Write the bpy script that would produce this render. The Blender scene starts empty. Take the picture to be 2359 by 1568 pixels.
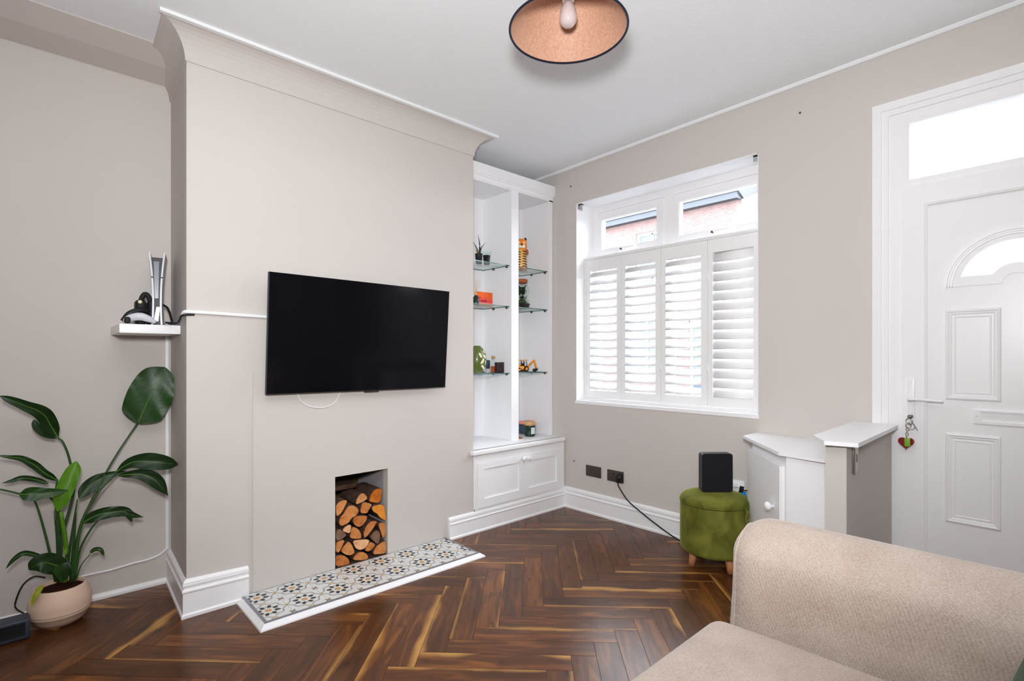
import bpy, bmesh, math, random
from math import sin, cos, pi, radians, sqrt, atan2
from mathutils import Vector
from mathutils.geometry import tessellate_polygon

random.seed(7)
C = bpy.context.scene.collection

# ------------------------------------------------------------------ camera numbers
W, H = 2359.0, 1568.0
F = 1196.72
YAW = radians(47.303)
HZ = 820.5
EYE = Vector((0, 0, 1.15))
FWD = Vector((-sin(YAW), cos(YAW), 0))
RGT = Vector((cos(YAW), sin(YAW), 0))

def ray(px, py):
    return FWD + RGT * ((px - W / 2) / F) + Vector((0, 0, 1)) * ((HZ - py) / F)
def onx(px, py, X):
    r = ray(px, py); return EYE + r * (X / r.x)
def ony(px, py, Y):
    r = ray(px, py); return EYE + r * (Y / r.y)
def onz(px, py, Z):
    r = ray(px, py); return EYE + r * ((Z - EYE.z) / r.z)

# ------------------------------------------------------------------ materials
def lin(c):
    c = c / 255.0
    return c / 12.92 if c <= 0.04045 else ((c + 0.055) / 1.055) ** 2.4
def rgb(r, g, b):
    return (lin(r), lin(g), lin(b), 1.0)

def new_mat(name):
    m = bpy.data.materials.new(name); m.use_nodes = True
    nt = m.node_tree
    bsdf = nt.nodes['Principled BSDF']
    return m, nt, bsdf

def N(nt, kind, **kw):
    n = nt.nodes.new(kind)
    for k, v in kw.items():
        setattr(n, k, v)
    return n

def setin(n, **kw):
    for k, v in kw.items():
        n.inputs[k.replace('_', ' ')].default_value = v

def plain(name, col, rough=0.5, spec=0.5, metal=0.0, bump=0.0, bscale=40.0, vary=0.0, vscale=6.0, sheen=0.0, coat=0.0, trans=0.0, detail=4.0):
    m, nt, b = new_mat(name)
    b.inputs['Base Color'].default_value = col
    b.inputs['Roughness'].default_value = rough
    b.inputs['Specular IOR Level'].default_value = spec
    b.inputs['Metallic'].default_value = metal
    if sheen:
        b.inputs['Sheen Weight'].default_value = sheen
        b.inputs['Sheen Roughness'].default_value = 0.4
    if coat:
        b.inputs['Coat Weight'].default_value = coat
    if bump or vary:
        tc = N(nt, 'ShaderNodeTexCoord')
    if vary:
        n = N(nt, 'ShaderNodeTexNoise'); setin(n, Scale=vscale, Detail=3.0)
        nt.links.new(tc.outputs['Object'], n.inputs['Vector'])
        mx = N(nt, 'ShaderNodeMixRGB', blend_type='MULTIPLY')
        mx.inputs['Color1'].default_value = col
        cr = N(nt, 'ShaderNodeValToRGB')
        cr.color_ramp.elements[0].position = 0.3; cr.color_ramp.elements[1].position = 0.7
        cr.color_ramp.elements[0].color = (1 - vary,) * 3 + (1,)
        cr.color_ramp.elements[1].color = (1, 1, 1, 1)
        mx.inputs['Fac'].default_value = 1.0
        nt.links.new(n.outputs['Fac'], cr.inputs['Fac'])
        nt.links.new(cr.outputs['Color'], mx.inputs['Color2'])
        nt.links.new(mx.outputs['Color'], b.inputs['Base Color'])
    if bump:
        n = N(nt, 'ShaderNodeTexNoise'); setin(n, Scale=bscale, Detail=detail)
        nt.links.new(tc.outputs['Object'], n.inputs['Vector'])
        bp = N(nt, 'ShaderNodeBump'); setin(bp, Strength=bump, Distance=0.01)
        nt.links.new(n.outputs['Fac'], bp.inputs['Height'])
        nt.links.new(bp.outputs['Normal'], b.inputs['Normal'])
    return m

def glass(name, tint=(1, 1, 1, 1), refl=0.12, rough=0.02):
    m = bpy.data.materials.new(name); m.use_nodes = True
    nt = m.node_tree; nt.nodes.clear()
    out = N(nt, 'ShaderNodeOutputMaterial'); t = N(nt, 'ShaderNodeBsdfTransparent'); g = N(nt, 'ShaderNodeBsdfGlossy')
    t.inputs['Color'].default_value = tint; g.inputs['Roughness'].default_value = rough
    fr = N(nt, 'ShaderNodeLayerWeight'); fr.inputs['Blend'].default_value = 0.5
    pw = N(nt, 'ShaderNodeMath', operation='POWER'); pw.inputs[1].default_value = 4.0
    ml = N(nt, 'ShaderNodeMath', operation='MULTIPLY_ADD'); ml.inputs[1].default_value = refl * 4; ml.inputs[2].default_value = 0.03
    mx = N(nt, 'ShaderNodeMixShader')
    nt.links.new(fr.outputs['Facing'], pw.inputs[0]); nt.links.new(pw.outputs[0], ml.inputs[0])
    nt.links.new(ml.outputs[0], mx.inputs['Fac'])
    nt.links.new(t.outputs[0], mx.inputs[1]); nt.links.new(g.outputs[0], mx.inputs[2])
    nt.links.new(mx.outputs[0], out.inputs['Surface'])
    return m

def frosted(name, col=(0.95, 0.97, 1, 1)):
    m = bpy.data.materials.new(name); m.use_nodes = True
    nt = m.node_tree; nt.nodes.clear()
    out = N(nt, 'ShaderNodeOutputMaterial'); t = N(nt, 'ShaderNodeBsdfTranslucent'); g = N(nt, 'ShaderNodeBsdfGlossy')
    t.inputs['Color'].default_value = col; g.inputs['Roughness'].default_value = 0.3
    mx = N(nt, 'ShaderNodeMixShader'); mx.inputs['Fac'].default_value = 0.05
    nt.links.new(t.outputs[0], mx.inputs[1]); nt.links.new(g.outputs[0], mx.inputs[2])
    nt.links.new(mx.outputs[0], out.inputs['Surface'])
    return m

M = {}
M['wall'] = plain('greige wall paint', rgb(207, 201, 196), 0.85, 0.25, bump=0.06, bscale=9, vary=0.025, vscale=1.3)
M['ceiling'] = plain('white ceiling paint', rgb(239, 241, 243), 0.9, 0.2, bump=0.12, bscale=60)
M['white'] = plain('white gloss paint', rgb(246, 246, 248), 0.35, 0.4, bump=0.03, bscale=25)
M['white_matt'] = plain('white satin paint', rgb(245, 245, 247), 0.55, 0.35, bump=0.04, bscale=14)
M['shutter'] = plain('white shutter lacquer', rgb(240, 240, 240), 0.4, 0.4)
M['upvc'] = plain('white plastic', rgb(240, 239, 240), 0.3, 0.45)
M['trim_grey'] = plain('grey metal tile trim', rgb(150, 150, 158), 0.35, 0.5, metal=0.6)
M['black'] = plain('black plastic', rgb(22, 22, 25), 0.45, 0.4)
M['black_soft'] = plain('black rubber', rgb(30, 29, 29), 0.6, 0.3)
M['screen'] = plain('black glass screen', rgb(9, 9, 14), 0.12, 0.18)
M['fabric_black'] = plain('black grille cloth', rgb(26, 27, 31), 0.8, 0.2, bump=0.3, bscale=700)
M['grey_brown'] = plain('dark nickel', rgb(78, 70, 64), 0.38, 0.5, metal=0.55)
M['chrome'] = plain('polished steel', rgb(170, 166, 160), 0.25, 0.5, metal=1.0)
M['brown_metal'] = plain('bronze stud', rgb(88, 72, 52), 0.4, 0.5, metal=0.7)
M['red'] = plain('dark red enamel', rgb(128, 12, 26), 0.25, 0.5, coat=0.4)
M['green_tag'] = plain('green plastic tag', rgb(122, 168, 40), 0.4, 0.4)
M['blue'] = plain('blue plastic tag', rgb(30, 130, 215), 0.4, 0.4)
M['beech'] = plain('beech wood', rgb(205, 140, 95), 0.45, 0.4, vary=0.2, vscale=30)
M['pale_wood'] = plain('pale wood lid', rgb(214, 170, 118), 0.5, 0.3, vary=0.15, vscale=40)
M['cork'] = plain('cork', rgb(172, 98, 58), 0.8, 0.2, bump=0.3, bscale=180, vary=0.25, vscale=120)
M['soil'] = plain('potting soil', rgb(66, 34, 22), 0.95, 0.1, bump=0.8, bscale=90, vary=0.5, vscale=70)
M['dark_soil'] = plain('dark soil', rgb(44, 38, 38), 0.95, 0.1, bump=0.6, bscale=160)
M['pot'] = plain('blush ceramic', rgb(232, 202, 178), 0.5, 0.35, vary=0.05, vscale=12)
M['leaf'] = plain('glossy dark leaf', rgb(24, 54, 18), 0.42, 0.35, vary=0.35, vscale=9, bump=0.15, bscale=22)
M['leaf_mid'] = plain('mid green leaf', rgb(30, 70, 18), 0.4, 0.4, vary=0.3, vscale=9, bump=0.15, bscale=22)
M['leaf_young'] = plain('young bright leaf', rgb(88, 140, 18), 0.4, 0.4, vary=0.25, vscale=12)
M['rib'] = plain('leaf midrib', rgb(96, 142, 44), 0.45, 0.4)
M['stem'] = plain('green stem', rgb(48, 84, 34), 0.45, 0.4, vary=0.3, vscale=20)
M['yellow_leaf'] = plain('yellowing leaf', rgb(150, 160, 30), 0.5, 0.3, vary=0.3, vscale=30)
M['navy'] = plain('navy velvet', rgb(26, 26, 44), 0.8, 0.2, sheen=0.2)
M['bulb'] = plain('pearl bulb glass', rgb(205, 190, 188), 0.12, 0.5, coat=0.6)
M['orange_glass'] = plain('amber liquid', rgb(176, 84, 24), 0.1, 0.5)
M['bark'] = plain('dark bark', rgb(98, 74, 62), 0.9, 0.15, bump=0.8, bscale=55, vary=0.5, vscale=40)
M['brick_dark'] = plain('dark yellowish brick', rgb(96, 80, 44), 0.95, 0.1, bump=0.7, bscale=35, vary=0.5, vscale=18)  # dark yellowish mottled tone for the top and back of the log recess
M['recess'] = plain('lime washed recess', rgb(186, 178, 182), 0.9, 0.15, bump=0.2, bscale=30, vary=0.15, vscale=9)
M['tile_white'] = plain('white glazed tile', rgb(222, 222, 220), 0.3, 0.45, vary=0.04, vscale=9)
M['tile_black'] = plain('black petal glaze', rgb(48, 50, 48), 0.35, 0.4)
M['tile_grey'] = plain('grey line glaze', rgb(158, 164, 168), 0.35, 0.4, vary=0.15, vscale=40)
M['tile_teal'] = plain('grey green glaze', rgb(128, 142, 142), 0.35, 0.4)
M['tile_ochre'] = plain('ochre glaze', rgb(206, 160, 106), 0.35, 0.4)
M['tile_sand'] = plain('sand glaze', rgb(222, 204, 168), 0.35, 0.4)
M['tile_brown'] = plain('brown glaze', rgb(132, 116, 96), 0.35, 0.4)
M['glass'] = glass('clear pane')
M['shelf_glass'] = glass('shelf glass', (0.95, 0.98, 0.975, 1), 0.05)
M['glass_edge'] = plain('green glass edge', rgb(38, 100, 92), 0.15, 0.5)
M['jar_glass'] = glass('jar glass', (0.95, 0.98, 0.965, 1), 0.12)
M['frost'] = frosted('frosted door glass')
M['sofa'] = None
M['orange'] = plain('orange card', rgb(240, 100, 28), 0.5, 0.3)
M['coral'] = plain('coral card', rgb(232, 72, 62), 0.5, 0.3)
M['pink'] = plain('pale coral card', rgb(246, 158, 140), 0.5, 0.3)
M['purple'] = plain('purple figure', rgb(92, 50, 110), 0.5, 0.3)
M['olive'] = plain('olive glaze', rgb(88, 104, 40), 0.25, 0.5, coat=0.3)
M['cream'] = plain('cream glaze', rgb(235, 226, 196), 0.3, 0.4)
M['tiger'] = plain('orange glaze', rgb(236, 130, 24), 0.25, 0.5, coat=0.3)
M['tiger_light'] = plain('yellow glaze', rgb(240, 182, 96), 0.25, 0.5, coat=0.3)
M['stripe'] = plain('dark brown stripe glaze', rgb(34, 24, 20), 0.3, 0.4)
M['rust'] = plain('rust glaze', rgb(176, 74, 28), 0.3, 0.4)
M['digger'] = plain('yellow toy plastic', rgb(240, 152, 16), 0.35, 0.45)
M['dark_green'] = plain('dark green glass', rgb(26, 44, 34), 0.15, 0.5)
M['label'] = plain('pale label', rgb(206, 226, 222), 0.6, 0.2)
M['dark_brown'] = plain('dark brown card', rgb(52, 32, 32), 0.4, 0.4)
M['slate_blue'] = plain('slate blue bottle', rgb(52, 74, 90), 0.3, 0.4)
M['moss'] = plain('moss', rgb(70, 92, 42), 0.9, 0.1, bump=0.8, bscale=160, vary=0.4, vscale=90)
M['reed'] = plain('reed stick', rgb(222, 190, 158), 0.7, 0.2)
M['cushion'] = plain('bottle green velvet', rgb(40, 66, 38), 0.85, 0.2, sheen=0.06, bump=0.1, bscale=60)
M['controller'] = plain('pale plastic', rgb(214, 214, 222), 0.4, 0.4)
M['console_white'] = plain('pearl plastic', rgb(196, 200, 208), 0.32, 0.45)
M['console_core'] = plain('grey gloss core', rgb(120, 126, 136), 0.22, 0.5)
M['foot'] = plain('dark sofa foot', rgb(50, 36, 28), 0.5, 0.3)
M['slate_box'] = plain('dark slate plastic', rgb(54, 60, 74), 0.4, 0.4, bump=0.2, bscale=200)
M['tarmac'] = plain('street tarmac', rgb(92, 92, 94), 0.95, 0.1)
M['roof'] = plain('grey slate roof', rgb(86, 87, 89), 0.8, 0.2, vary=0.35, vscale=2.5)
M['gutter'] = plain('grey gutter', rgb(72, 75, 80), 0.6, 0.2)
M['house_pane'] = plain('house window pane', rgb(60, 74, 96), 0.08, 0.6)
M['grey_bracket'] = plain('grey bracket', rgb(168, 172, 174), 0.45, 0.4)

def lampshade_lining():
    m, nt, b = new_mat('copper silk lining')
    tc = N(nt, 'ShaderNodeTexCoord'); mp = N(nt, 'ShaderNodeMapping'); mp.inputs['Scale'].default_value = (60, 60, 3)
    n = N(nt, 'ShaderNodeTexNoise'); setin(n, Scale=3.0, Detail=4.0)
    cr = N(nt, 'ShaderNodeValToRGB')
    cr.color_ramp.elements[0].color = rgb(192, 142, 118); cr.color_ramp.elements[1].color = rgb(214, 170, 142)
    cr.color_ramp.elements[0].position = 0.3; cr.color_ramp.elements[1].position = 0.72
    nt.links.new(tc.outputs['Object'], mp.inputs['Vector']); nt.links.new(mp.outputs[0], n.inputs['Vector'])
    nt.links.new(n.outputs['Fac'], cr.inputs['Fac']); nt.links.new(cr.outputs[0], b.inputs['Base Color'])
    b.inputs['Roughness'].default_value = 0.5
    return m
M['lining'] = lampshade_lining()

def weave(name, c1, c2, scale=420.0):
    m, nt, b = new_mat(name)
    tc = N(nt, 'ShaderNodeTexCoord')
    mr = N(nt, 'ShaderNodeMapping'); mr.inputs['Rotation'].default_value = (0.3, 0.75, 0.75)
    mp = N(nt, 'ShaderNodeMapping'); mp.inputs['Scale'].default_value = (0.25, 1.0, 1.0)
    n = N(nt, 'ShaderNodeTexNoise'); setin(n, Scale=scale, Detail=2.0)
    n2 = N(nt, 'ShaderNodeTexNoise'); setin(n2, Scale=9.0, Detail=3.0)
    nt.links.new(tc.outputs['Object'], mr.inputs['Vector']); nt.links.new(mr.outputs[0], mp.inputs['Vector']); nt.links.new(mp.outputs[0], n.inputs['Vector'])
    nt.links.new(tc.outputs['Object'], n2.inputs['Vector'])
    cr = N(nt, 'ShaderNodeValToRGB')
    cr.color_ramp.elements[0].color = c1; cr.color_ramp.elements[1].color = c2
    cr.color_ramp.elements[0].position = 0.3; cr.color_ramp.elements[1].position = 0.7
    ad = N(nt, 'ShaderNodeMath', operation='MULTIPLY_ADD'); ad.inputs[1].default_value = 0.35
    nt.links.new(n2.outputs['Fac'], ad.inputs[0])
    sc = N(nt, 'ShaderNodeMath', operation='MULTIPLY'); sc.inputs[1].default_value = 0.65
    wv = N(nt, 'ShaderNodeTexWave', bands_direction='Y'); setin(wv, Scale=72.0, Distortion=2.5, Detail=1.0); wv.inputs['Detail Scale'].default_value = 3.0
    nt.links.new(mr.outputs[0], wv.inputs['Vector'])
    mw = N(nt, 'ShaderNodeMath', operation='MULTIPLY_ADD'); mw.inputs[1].default_value = 0.16; nt.links.new(wv.outputs['Fac'], mw.inputs[0])
    s6 = N(nt, 'ShaderNodeMath', operation='MULTIPLY'); s6.inputs[1].default_value = 0.84; nt.links.new(n.outputs['Fac'], s6.inputs[0]); nt.links.new(s6.outputs[0], mw.inputs[2])
    nt.links.new(mw.outputs[0], sc.inputs[0]); nt.links.new(sc.outputs[0], ad.inputs[2])
    nt.links.new(ad.outputs[0], cr.inputs['Fac']); nt.links.new(cr.outputs[0], b.inputs['Base Color'])
    bp = N(nt, 'ShaderNodeBump'); setin(bp, Strength=0.35, Distance=0.002)
    nt.links.new(n.outputs['Fac'], bp.inputs['Height']); nt.links.new(bp.outputs[0], b.inputs['Normal'])
    b.inputs['Roughness'].default_value = 0.9; b.inputs['Specular IOR Level'].default_value = 0.15
    b.inputs['Sheen Weight'].default_value = 0.25; b.inputs['Sheen Roughness'].default_value = 0.4
    return m
M['sofa'] = weave('oatmeal weave', rgb(163, 145, 133), rgb(201, 187, 176), 300.0)

def velvet():
    m, nt, b = new_mat('olive velvet')
    tc = N(nt, 'ShaderNodeTexCoord'); n = N(nt, 'ShaderNodeTexNoise'); setin(n, Scale=9.0, Detail=3.0, Distortion=0.6)
    nt.links.new(tc.outputs['Object'], n.inputs['Vector'])
    cr = N(nt, 'ShaderNodeValToRGB')
    cr.color_ramp.elements[0].color = rgb(80, 83, 23); cr.color_ramp.elements[1].color = rgb(122, 125, 50)
    cr.color_ramp.elements[0].position = 0.32; cr.color_ramp.elements[1].position = 0.66
    nt.links.new(n.outputs['Fac'], cr.inputs['Fac']); nt.links.new(cr.outputs[0], b.inputs['Base Color'])
    b.inputs['Roughness'].default_value = 0.75; b.inputs['Specular IOR Level'].default_value = 0.2
    b.inputs['Sheen Weight'].default_value = 0.5; b.inputs['Sheen Roughness'].default_value = 0.35
    b.inputs['Sheen Tint'].default_value = rgb(190, 200, 110)
    return m
M['velvet'] = velvet()

def floor_mat():
    m, nt, b = new_mat('walnut herringbone')
    L = nt.links
    uv = N(nt, 'ShaderNodeUVMap'); uv.uv_map = 'UVMap'
    rnd = N(nt, 'ShaderNodeAttribute'); rnd.attribute_name = 'rnd'
    sap = N(nt, 'ShaderNodeAttribute'); sap.attribute_name = 'sap'
    sep = N(nt, 'ShaderNodeSeparateXYZ'); L.new(uv.outputs[0], sep.inputs[0])
    off = N(nt, 'ShaderNodeVectorMath', operation='SCALE'); off.inputs['Scale'].default_value = 1.0
    comb = N(nt, 'ShaderNodeCombineXYZ')
    r40 = N(nt, 'ShaderNodeMath', operation='MULTIPLY'); r40.inputs[1].default_value = 37.0
    L.new(rnd.outputs['Fac'], r40.inputs[0])
    L.new(sep.outputs[0], comb.inputs[0]); L.new(sep.outputs[1], comb.inputs[1]); L.new(r40.outputs[0], comb.inputs[2])
    mp = N(nt, 'ShaderNodeMapping'); mp.inputs['Scale'].default_value = (3.2, 24.0, 1.0); L.new(comb.outputs[0], mp.inputs['Vector'])
    g1 = N(nt, 'ShaderNodeTexNoise'); setin(g1, Scale=1.0, Detail=5.0, Distortion=1.2); L.new(mp.outputs[0], g1.inputs['Vector'])
    mp2 = N(nt, 'ShaderNodeMapping'); mp2.inputs['Scale'].default_value = (9.0, 14.0, 1.0); L.new(comb.outputs[0], mp2.inputs['Vector'])
    g2 = N(nt, 'ShaderNodeTexNoise'); setin(g2, Scale=1.0, Detail=2.0); L.new(mp2.outputs[0], g2.inputs['Vector'])
    cr = N(nt, 'ShaderNodeValToRGB')
    e = cr.color_ramp.elements
    e[0].position = 0.25; e[0].color = rgb(66, 35, 15)
    e[1].position = 0.78; e[1].color = rgb(134, 80, 34)
    k = e.new(0.52); k.color = rgb(90, 51, 24)
    add = N(nt, 'ShaderNodeMath', operation='MULTIPLY_ADD'); add.inputs[1].default_value = 0.22
    L.new(rnd.outputs['Fac'], add.inputs[0])
    sub = N(nt, 'ShaderNodeMath', operation='SUBTRACT'); sub.inputs[1].default_value = 0.11
    L.new(g1.outputs['Fac'], sub.inputs[0]); L.new(sub.outputs[0], add.inputs[2]); L.new(add.outputs[0], cr.inputs['Fac'])
    # dark knots
    kn = N(nt, 'ShaderNodeValToRGB'); kn.color_ramp.elements[0].position = 0.25; kn.color_ramp.elements[1].position = 0.36
    kn.color_ramp.elements[0].color = (0.35, 0.33, 0.33, 1); kn.color_ramp.elements[1].color = (1, 1, 1, 1)
    L.new(g2.outputs['Fac'], kn.inputs['Fac'])
    mk = N(nt, 'ShaderNodeMixRGB', blend_type='MULTIPLY'); mk.inputs['Fac'].default_value = 0.8
    L.new(cr.outputs[0], mk.inputs['Color1']); L.new(kn.outputs[0], mk.inputs['Color2'])
    # golden sapwood along one long edge of some planks: v + wobble below threshold
    mp3 = N(nt, 'ShaderNodeMapping'); mp3.inputs['Scale'].default_value = (3.2, 4.0, 1.0); L.new(comb.outputs[0], mp3.inputs['Vector'])
    g3 = N(nt, 'ShaderNodeTexNoise'); setin(g3, Scale=1.0, Detail=2.0); L.new(mp3.outputs[0], g3.inputs['Vector'])
    th = N(nt, 'ShaderNodeMath', operation='MULTIPLY_ADD'); th.inputs[1].default_value = 0.105; th.inputs[2].default_value = -0.048
    L.new(g3.outputs['Fac'], th.inputs[0])
    ts = N(nt, 'ShaderNodeMath', operation='MULTIPLY'); L.new(th.outputs[0], ts.inputs[0]); L.new(sap.outputs['Fac'], ts.inputs[1])
    df = N(nt, 'ShaderNodeMath', operation='SUBTRACT'); L.new(ts.outputs[0], df.inputs[0]); L.new(sep.outputs[1], df.inputs[1])
    rmp = N(nt, 'ShaderNodeMapRange'); rmp.inputs['From Min'].default_value = -0.014; rmp.inputs['From Max'].default_value = 0.012
    L.new(df.outputs[0], rmp.inputs['Value'])
    ms = N(nt, 'ShaderNodeMixRGB'); ms.inputs['Color2'].default_value = rgb(190, 140, 72)
    fm = N(nt, 'ShaderNodeMath', operation='MULTIPLY'); L.new(rmp.outputs[0], fm.inputs[0])
    st = N(nt, 'ShaderNodeMath', operation='GREATER_THAN'); st.inputs[1].default_value = 0.05; L.new(sap.outputs['Fac'], st.inputs[0])
    L.new(st.outputs[0], fm.inputs[1]); L.new(fm.outputs[0], ms.inputs['Fac']); L.new(mk.outputs[0], ms.inputs['Color1'])
    L.new(ms.outputs[0], b.inputs['Base Color'])
    b.inputs['Roughness'].default_value = 0.28; b.inputs['Specular IOR Level'].default_value = 0.36
    bp = N(nt, 'ShaderNodeBump'); setin(bp, Strength=0.12, Distance=0.002); L.new(g1.outputs['Fac'], bp.inputs['Height']); L.new(bp.outputs[0], b.inputs['Normal'])
    return m
M['floor'] = floor_mat()
M['seam'] = plain('floor seam', rgb(60, 42, 28), 0.6, 0.2)

def cutwood(name='sawn log face', c1=(170, 92, 40), c2=(216, 148, 88)):
    m, nt, b = new_mat(name)
    tc = N(nt, 'ShaderNodeTexCoord'); oi = N(nt, 'ShaderNodeObjectInfo')
    n = N(nt, 'ShaderNodeTexNoise'); setin(n, Scale=28.0, Detail=4.0, Distortion=0.8)
    nt.links.new(tc.outputs['Object'], n.inputs['Vector'])
    cr = N(nt, 'ShaderNodeValToRGB')
    cr.color_ramp.elements[0].color = rgb(*c1); cr.color_ramp.elements[1].color = rgb(*c2)
    cr.color_ramp.elements[0].position = 0.28; cr.color_ramp.elements[1].position = 0.75
    md = N(nt, 'ShaderNodeMath', operation='MULTIPLY_ADD'); md.inputs[1].default_value = 0.36
    nt.links.new(oi.outputs['Random'], md.inputs[0])
    sb = N(nt, 'ShaderNodeMath', operation='SUBTRACT'); sb.inputs[1].default_value = 0.18
    nt.links.new(n.outputs['Fac'], sb.inputs[0]); nt.links.new(sb.outputs[0], md.inputs[2])
    nt.links.new(md.outputs[0], cr.inputs['Fac']); nt.links.new(cr.outputs[0], b.inputs['Base Color'])
    b.inputs['Roughness'].default_value = 0.85; b.inputs['Specular IOR Level'].default_value = 0.15
    return m
M['cut'] = cutwood()
M['cut_pale'] = cutwood('pale sawn log face', (202, 134, 82), (236, 186, 140))
M['cut_grey'] = cutwood('grey weathered log face', (104, 78, 62), (140, 112, 92))
M['cut_orange'] = cutwood('orange sawn log face', (186, 98, 28), (228, 146, 58))

def brick():
    m, nt, b = new_mat('pale red brickwork')
    tc = N(nt, 'ShaderNodeTexCoord'); mp = N(nt, 'ShaderNodeMapping'); mp.inputs['Rotation'].default_value = (radians(-90), 0, 0)
    br = N(nt, 'ShaderNodeTexBrick'); setin(br, Scale=4.4)
    br.inputs['Color1'].default_value = rgb(116, 89, 87); br.inputs['Color2'].default_value = rgb(102, 77, 74); br.inputs['Mortar'].default_value = rgb(112, 100, 97)
    br.inputs['Mortar Size'].default_value = 0.03
    nt.links.new(tc.outputs['Object'], mp.inputs['Vector']); nt.links.new(mp.outputs[0], br.inputs['Vector'])
    nt.links.new(br.outputs['Color'], b.inputs['Base Color'])
    b.inputs['Roughness'].default_value = 0.9
    return m
M['brick'] = brick()

# ------------------------------------------------------------------ mesh helper
class MB:
    def __init__(self):
        self.v = []; self.f = []; self.m = []; self.smooth = []
    def add(self, verts, faces, mi=0, smooth=False):
        o = len(self.v)
        self.v += [tuple(p) for p in verts]
        for f in faces:
            self.f.append(tuple(i + o for i in f)); self.m.append(mi); self.smooth.append(smooth)
        return self
    def box(self, x0, x1, y0, y1, z0, z1, mi=0, bev=0.0):
        if bev > 0:
            return self.rbox((x0, y0, z0), (x1, y1, z1), bev, 2, mi)
        v = [(x0, y0, z0), (x1, y0, z0), (x1, y1, z0), (x0, y1, z0), (x0, y0, z1), (x1, y0, z1), (x1, y1, z1), (x0, y1, z1)]
        return self.add(v, [(0, 3, 2, 1), (4, 5, 6, 7), (0, 1, 5, 4), (1, 2, 6, 5), (2, 3, 7, 6), (3, 0, 4, 7)], mi)
    def rbox(self, a, b, r, n=4, mi=0, div=1, fn=None):
        """box with rounded edges: a grid on each side, pushed out from an inner box"""
        a = Vector(a); b = Vector(b)
        r = min(r, min(b - a) * 0.5 - 1e-5)
        axes = []
        for i in range(3):
            lo, hi = a[i], b[i]
            t = [lo + r * (1 - cos(pi / 2 * k / n)) for k in range(n + 1)]
            mid = [lo + r + (hi - lo - 2 * r) * k / div for k in range(1, div)]
            t2 = [hi - r * (1 - cos(pi / 2 * k / n)) for k in range(n, -1, -1)]
            axes.append(t + mid + t2)
        idx = {}; verts = []; faces = []
        def vid(p):
            k = tuple(round(c, 6) for c in p)
            if k not in idx:
                idx[k] = len(verts)
                q = Vector(p); inner = Vector(tuple(min(max(q[i], a[i] + r), b[i] - r) for i in range(3)))
                d = q - inner
                if d.length > 1e-9:
                    q = inner + d.normalized() * r
                if fn: q = fn(q)
                verts.append(q)
            return idx[k]
        for ax in range(3):
            u, w = (ax + 1) % 3, (ax + 2) % 3
            for side in (0, 1):
                c = a[ax] if side == 0 else b[ax]
                for i in range(len(axes[u]) - 1):
                    for j in range(len(axes[w]) - 1):
                        quad = []
                        for (ii, jj) in ((i, j), (i + 1, j), (i + 1, j + 1), (i, j + 1)):
                            p = [0, 0, 0]; p[ax] = c; p[u] = axes[u][ii]; p[w] = axes[w][jj]
                            quad.append(vid(p))
                        if side == 0: quad.reverse()
                        if len(set(quad)) == 4: faces.append(quad)
                        elif len(set(quad)) == 3:
                            q2 = []
                            for x in quad:
                                if x not in q2: q2.append(x)
                            faces.append(q2)
        return self.add(verts, faces, mi, True)
    def prism(self, outer, d0, d1, fn, holes=(), mi=0, mi_side=None):
        """polygon (with holes) given in 2D, extruded from d0 to d1; fn(u, v, d) -> 3D"""
        loops = [[Vector((p[0], p[1], 0)) for p in outer]] + [[Vector((p[0], p[1], 0)) for p in h] for h in holes]
        tris = tessellate_polygon(loops)
        flat = [p for l in loops for p in l]
        n = len(flat)
        verts = [fn(p.x, p.y, d0) for p in flat] + [fn(p.x, p.y, d1) for p in flat]
        faces = [tuple(t) for t in tris] + [tuple(n + i for i in reversed(t)) for t in tris]
        self.add(verts, faces, mi)
        o = 0; base = len(self.v) - 2 * n
        for l in loops:
            k = len(l)
            for i in range(k):
                j = (i + 1) % k
                self.f.append((base + o + i, base + o + j, base + n + o + j, base + n + o + i))
                self.m.append(mi if mi_side is None else mi_side); self.smooth.append(False)
            o += k
        return self
    def lathe(self, c, prof, n=32, mi=0, axis=None, smooth=True, cap=True):
        c = Vector(c)
        ax = Vector(axis or (0, 0, 1)).normalized()
        t = Vector((1, 0, 0)) if abs(ax.x) < 0.9 else Vector((0, 1, 0))
        u = ax.cross(t).normalized(); w = ax.cross(u)
        verts = []; faces = []
        for (r, h) in prof:
            for k in range(n):
                a = 2 * pi * k / n
                verts.append(c + ax * h + (u * cos(a) + w * sin(a)) * max(r, 1e-5))
        for i in range(len(prof) - 1):
            for k in range(n):
                k2 = (k + 1) % n
                faces.append((i * n + k, i * n + k2, (i + 1) * n + k2, (i + 1) * n + k))
        if cap:
            faces.append(tuple(reversed(range(n)))); faces.append(tuple((len(prof) - 1) * n + k for k in range(n)))
        return self.add(verts, faces, mi, smooth)
    def cyl(self, p0, p1, r, r1=None, n=16, mi=0):
        p0 = Vector(p0); p1 = Vector(p1)
        return self.lathe(p0, [(r, 0), (r if r1 is None else r1, (p1 - p0).length)], n, mi, tuple(p1 - p0), True)
    def tube(self, pts, r, n=8, mi=0, flat=1.0):
        pts = smooth_path([Vector(p) for p in pts]) if len(pts) > 2 else [Vector(p) for p in pts]
        m = len(pts); verts = []; faces = []
        up = Vector((0, 0, 1))
        for i, p in enumerate(pts):
            d = (pts[min(i + 1, m - 1)] - pts[max(i - 1, 0)]).normalized()
            s = d.cross(up)
            if s.length < 1e-3: s = d.cross(Vector((0, 1, 0)))
            s.normalize(); w = s.cross(d)
            rr = r(i / (m - 1)) if callable(r) else r
            for k in range(n):
                a = 2 * pi * k / n
                verts.append(p + s * cos(a) * rr + w * sin(a) * rr * flat)
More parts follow.
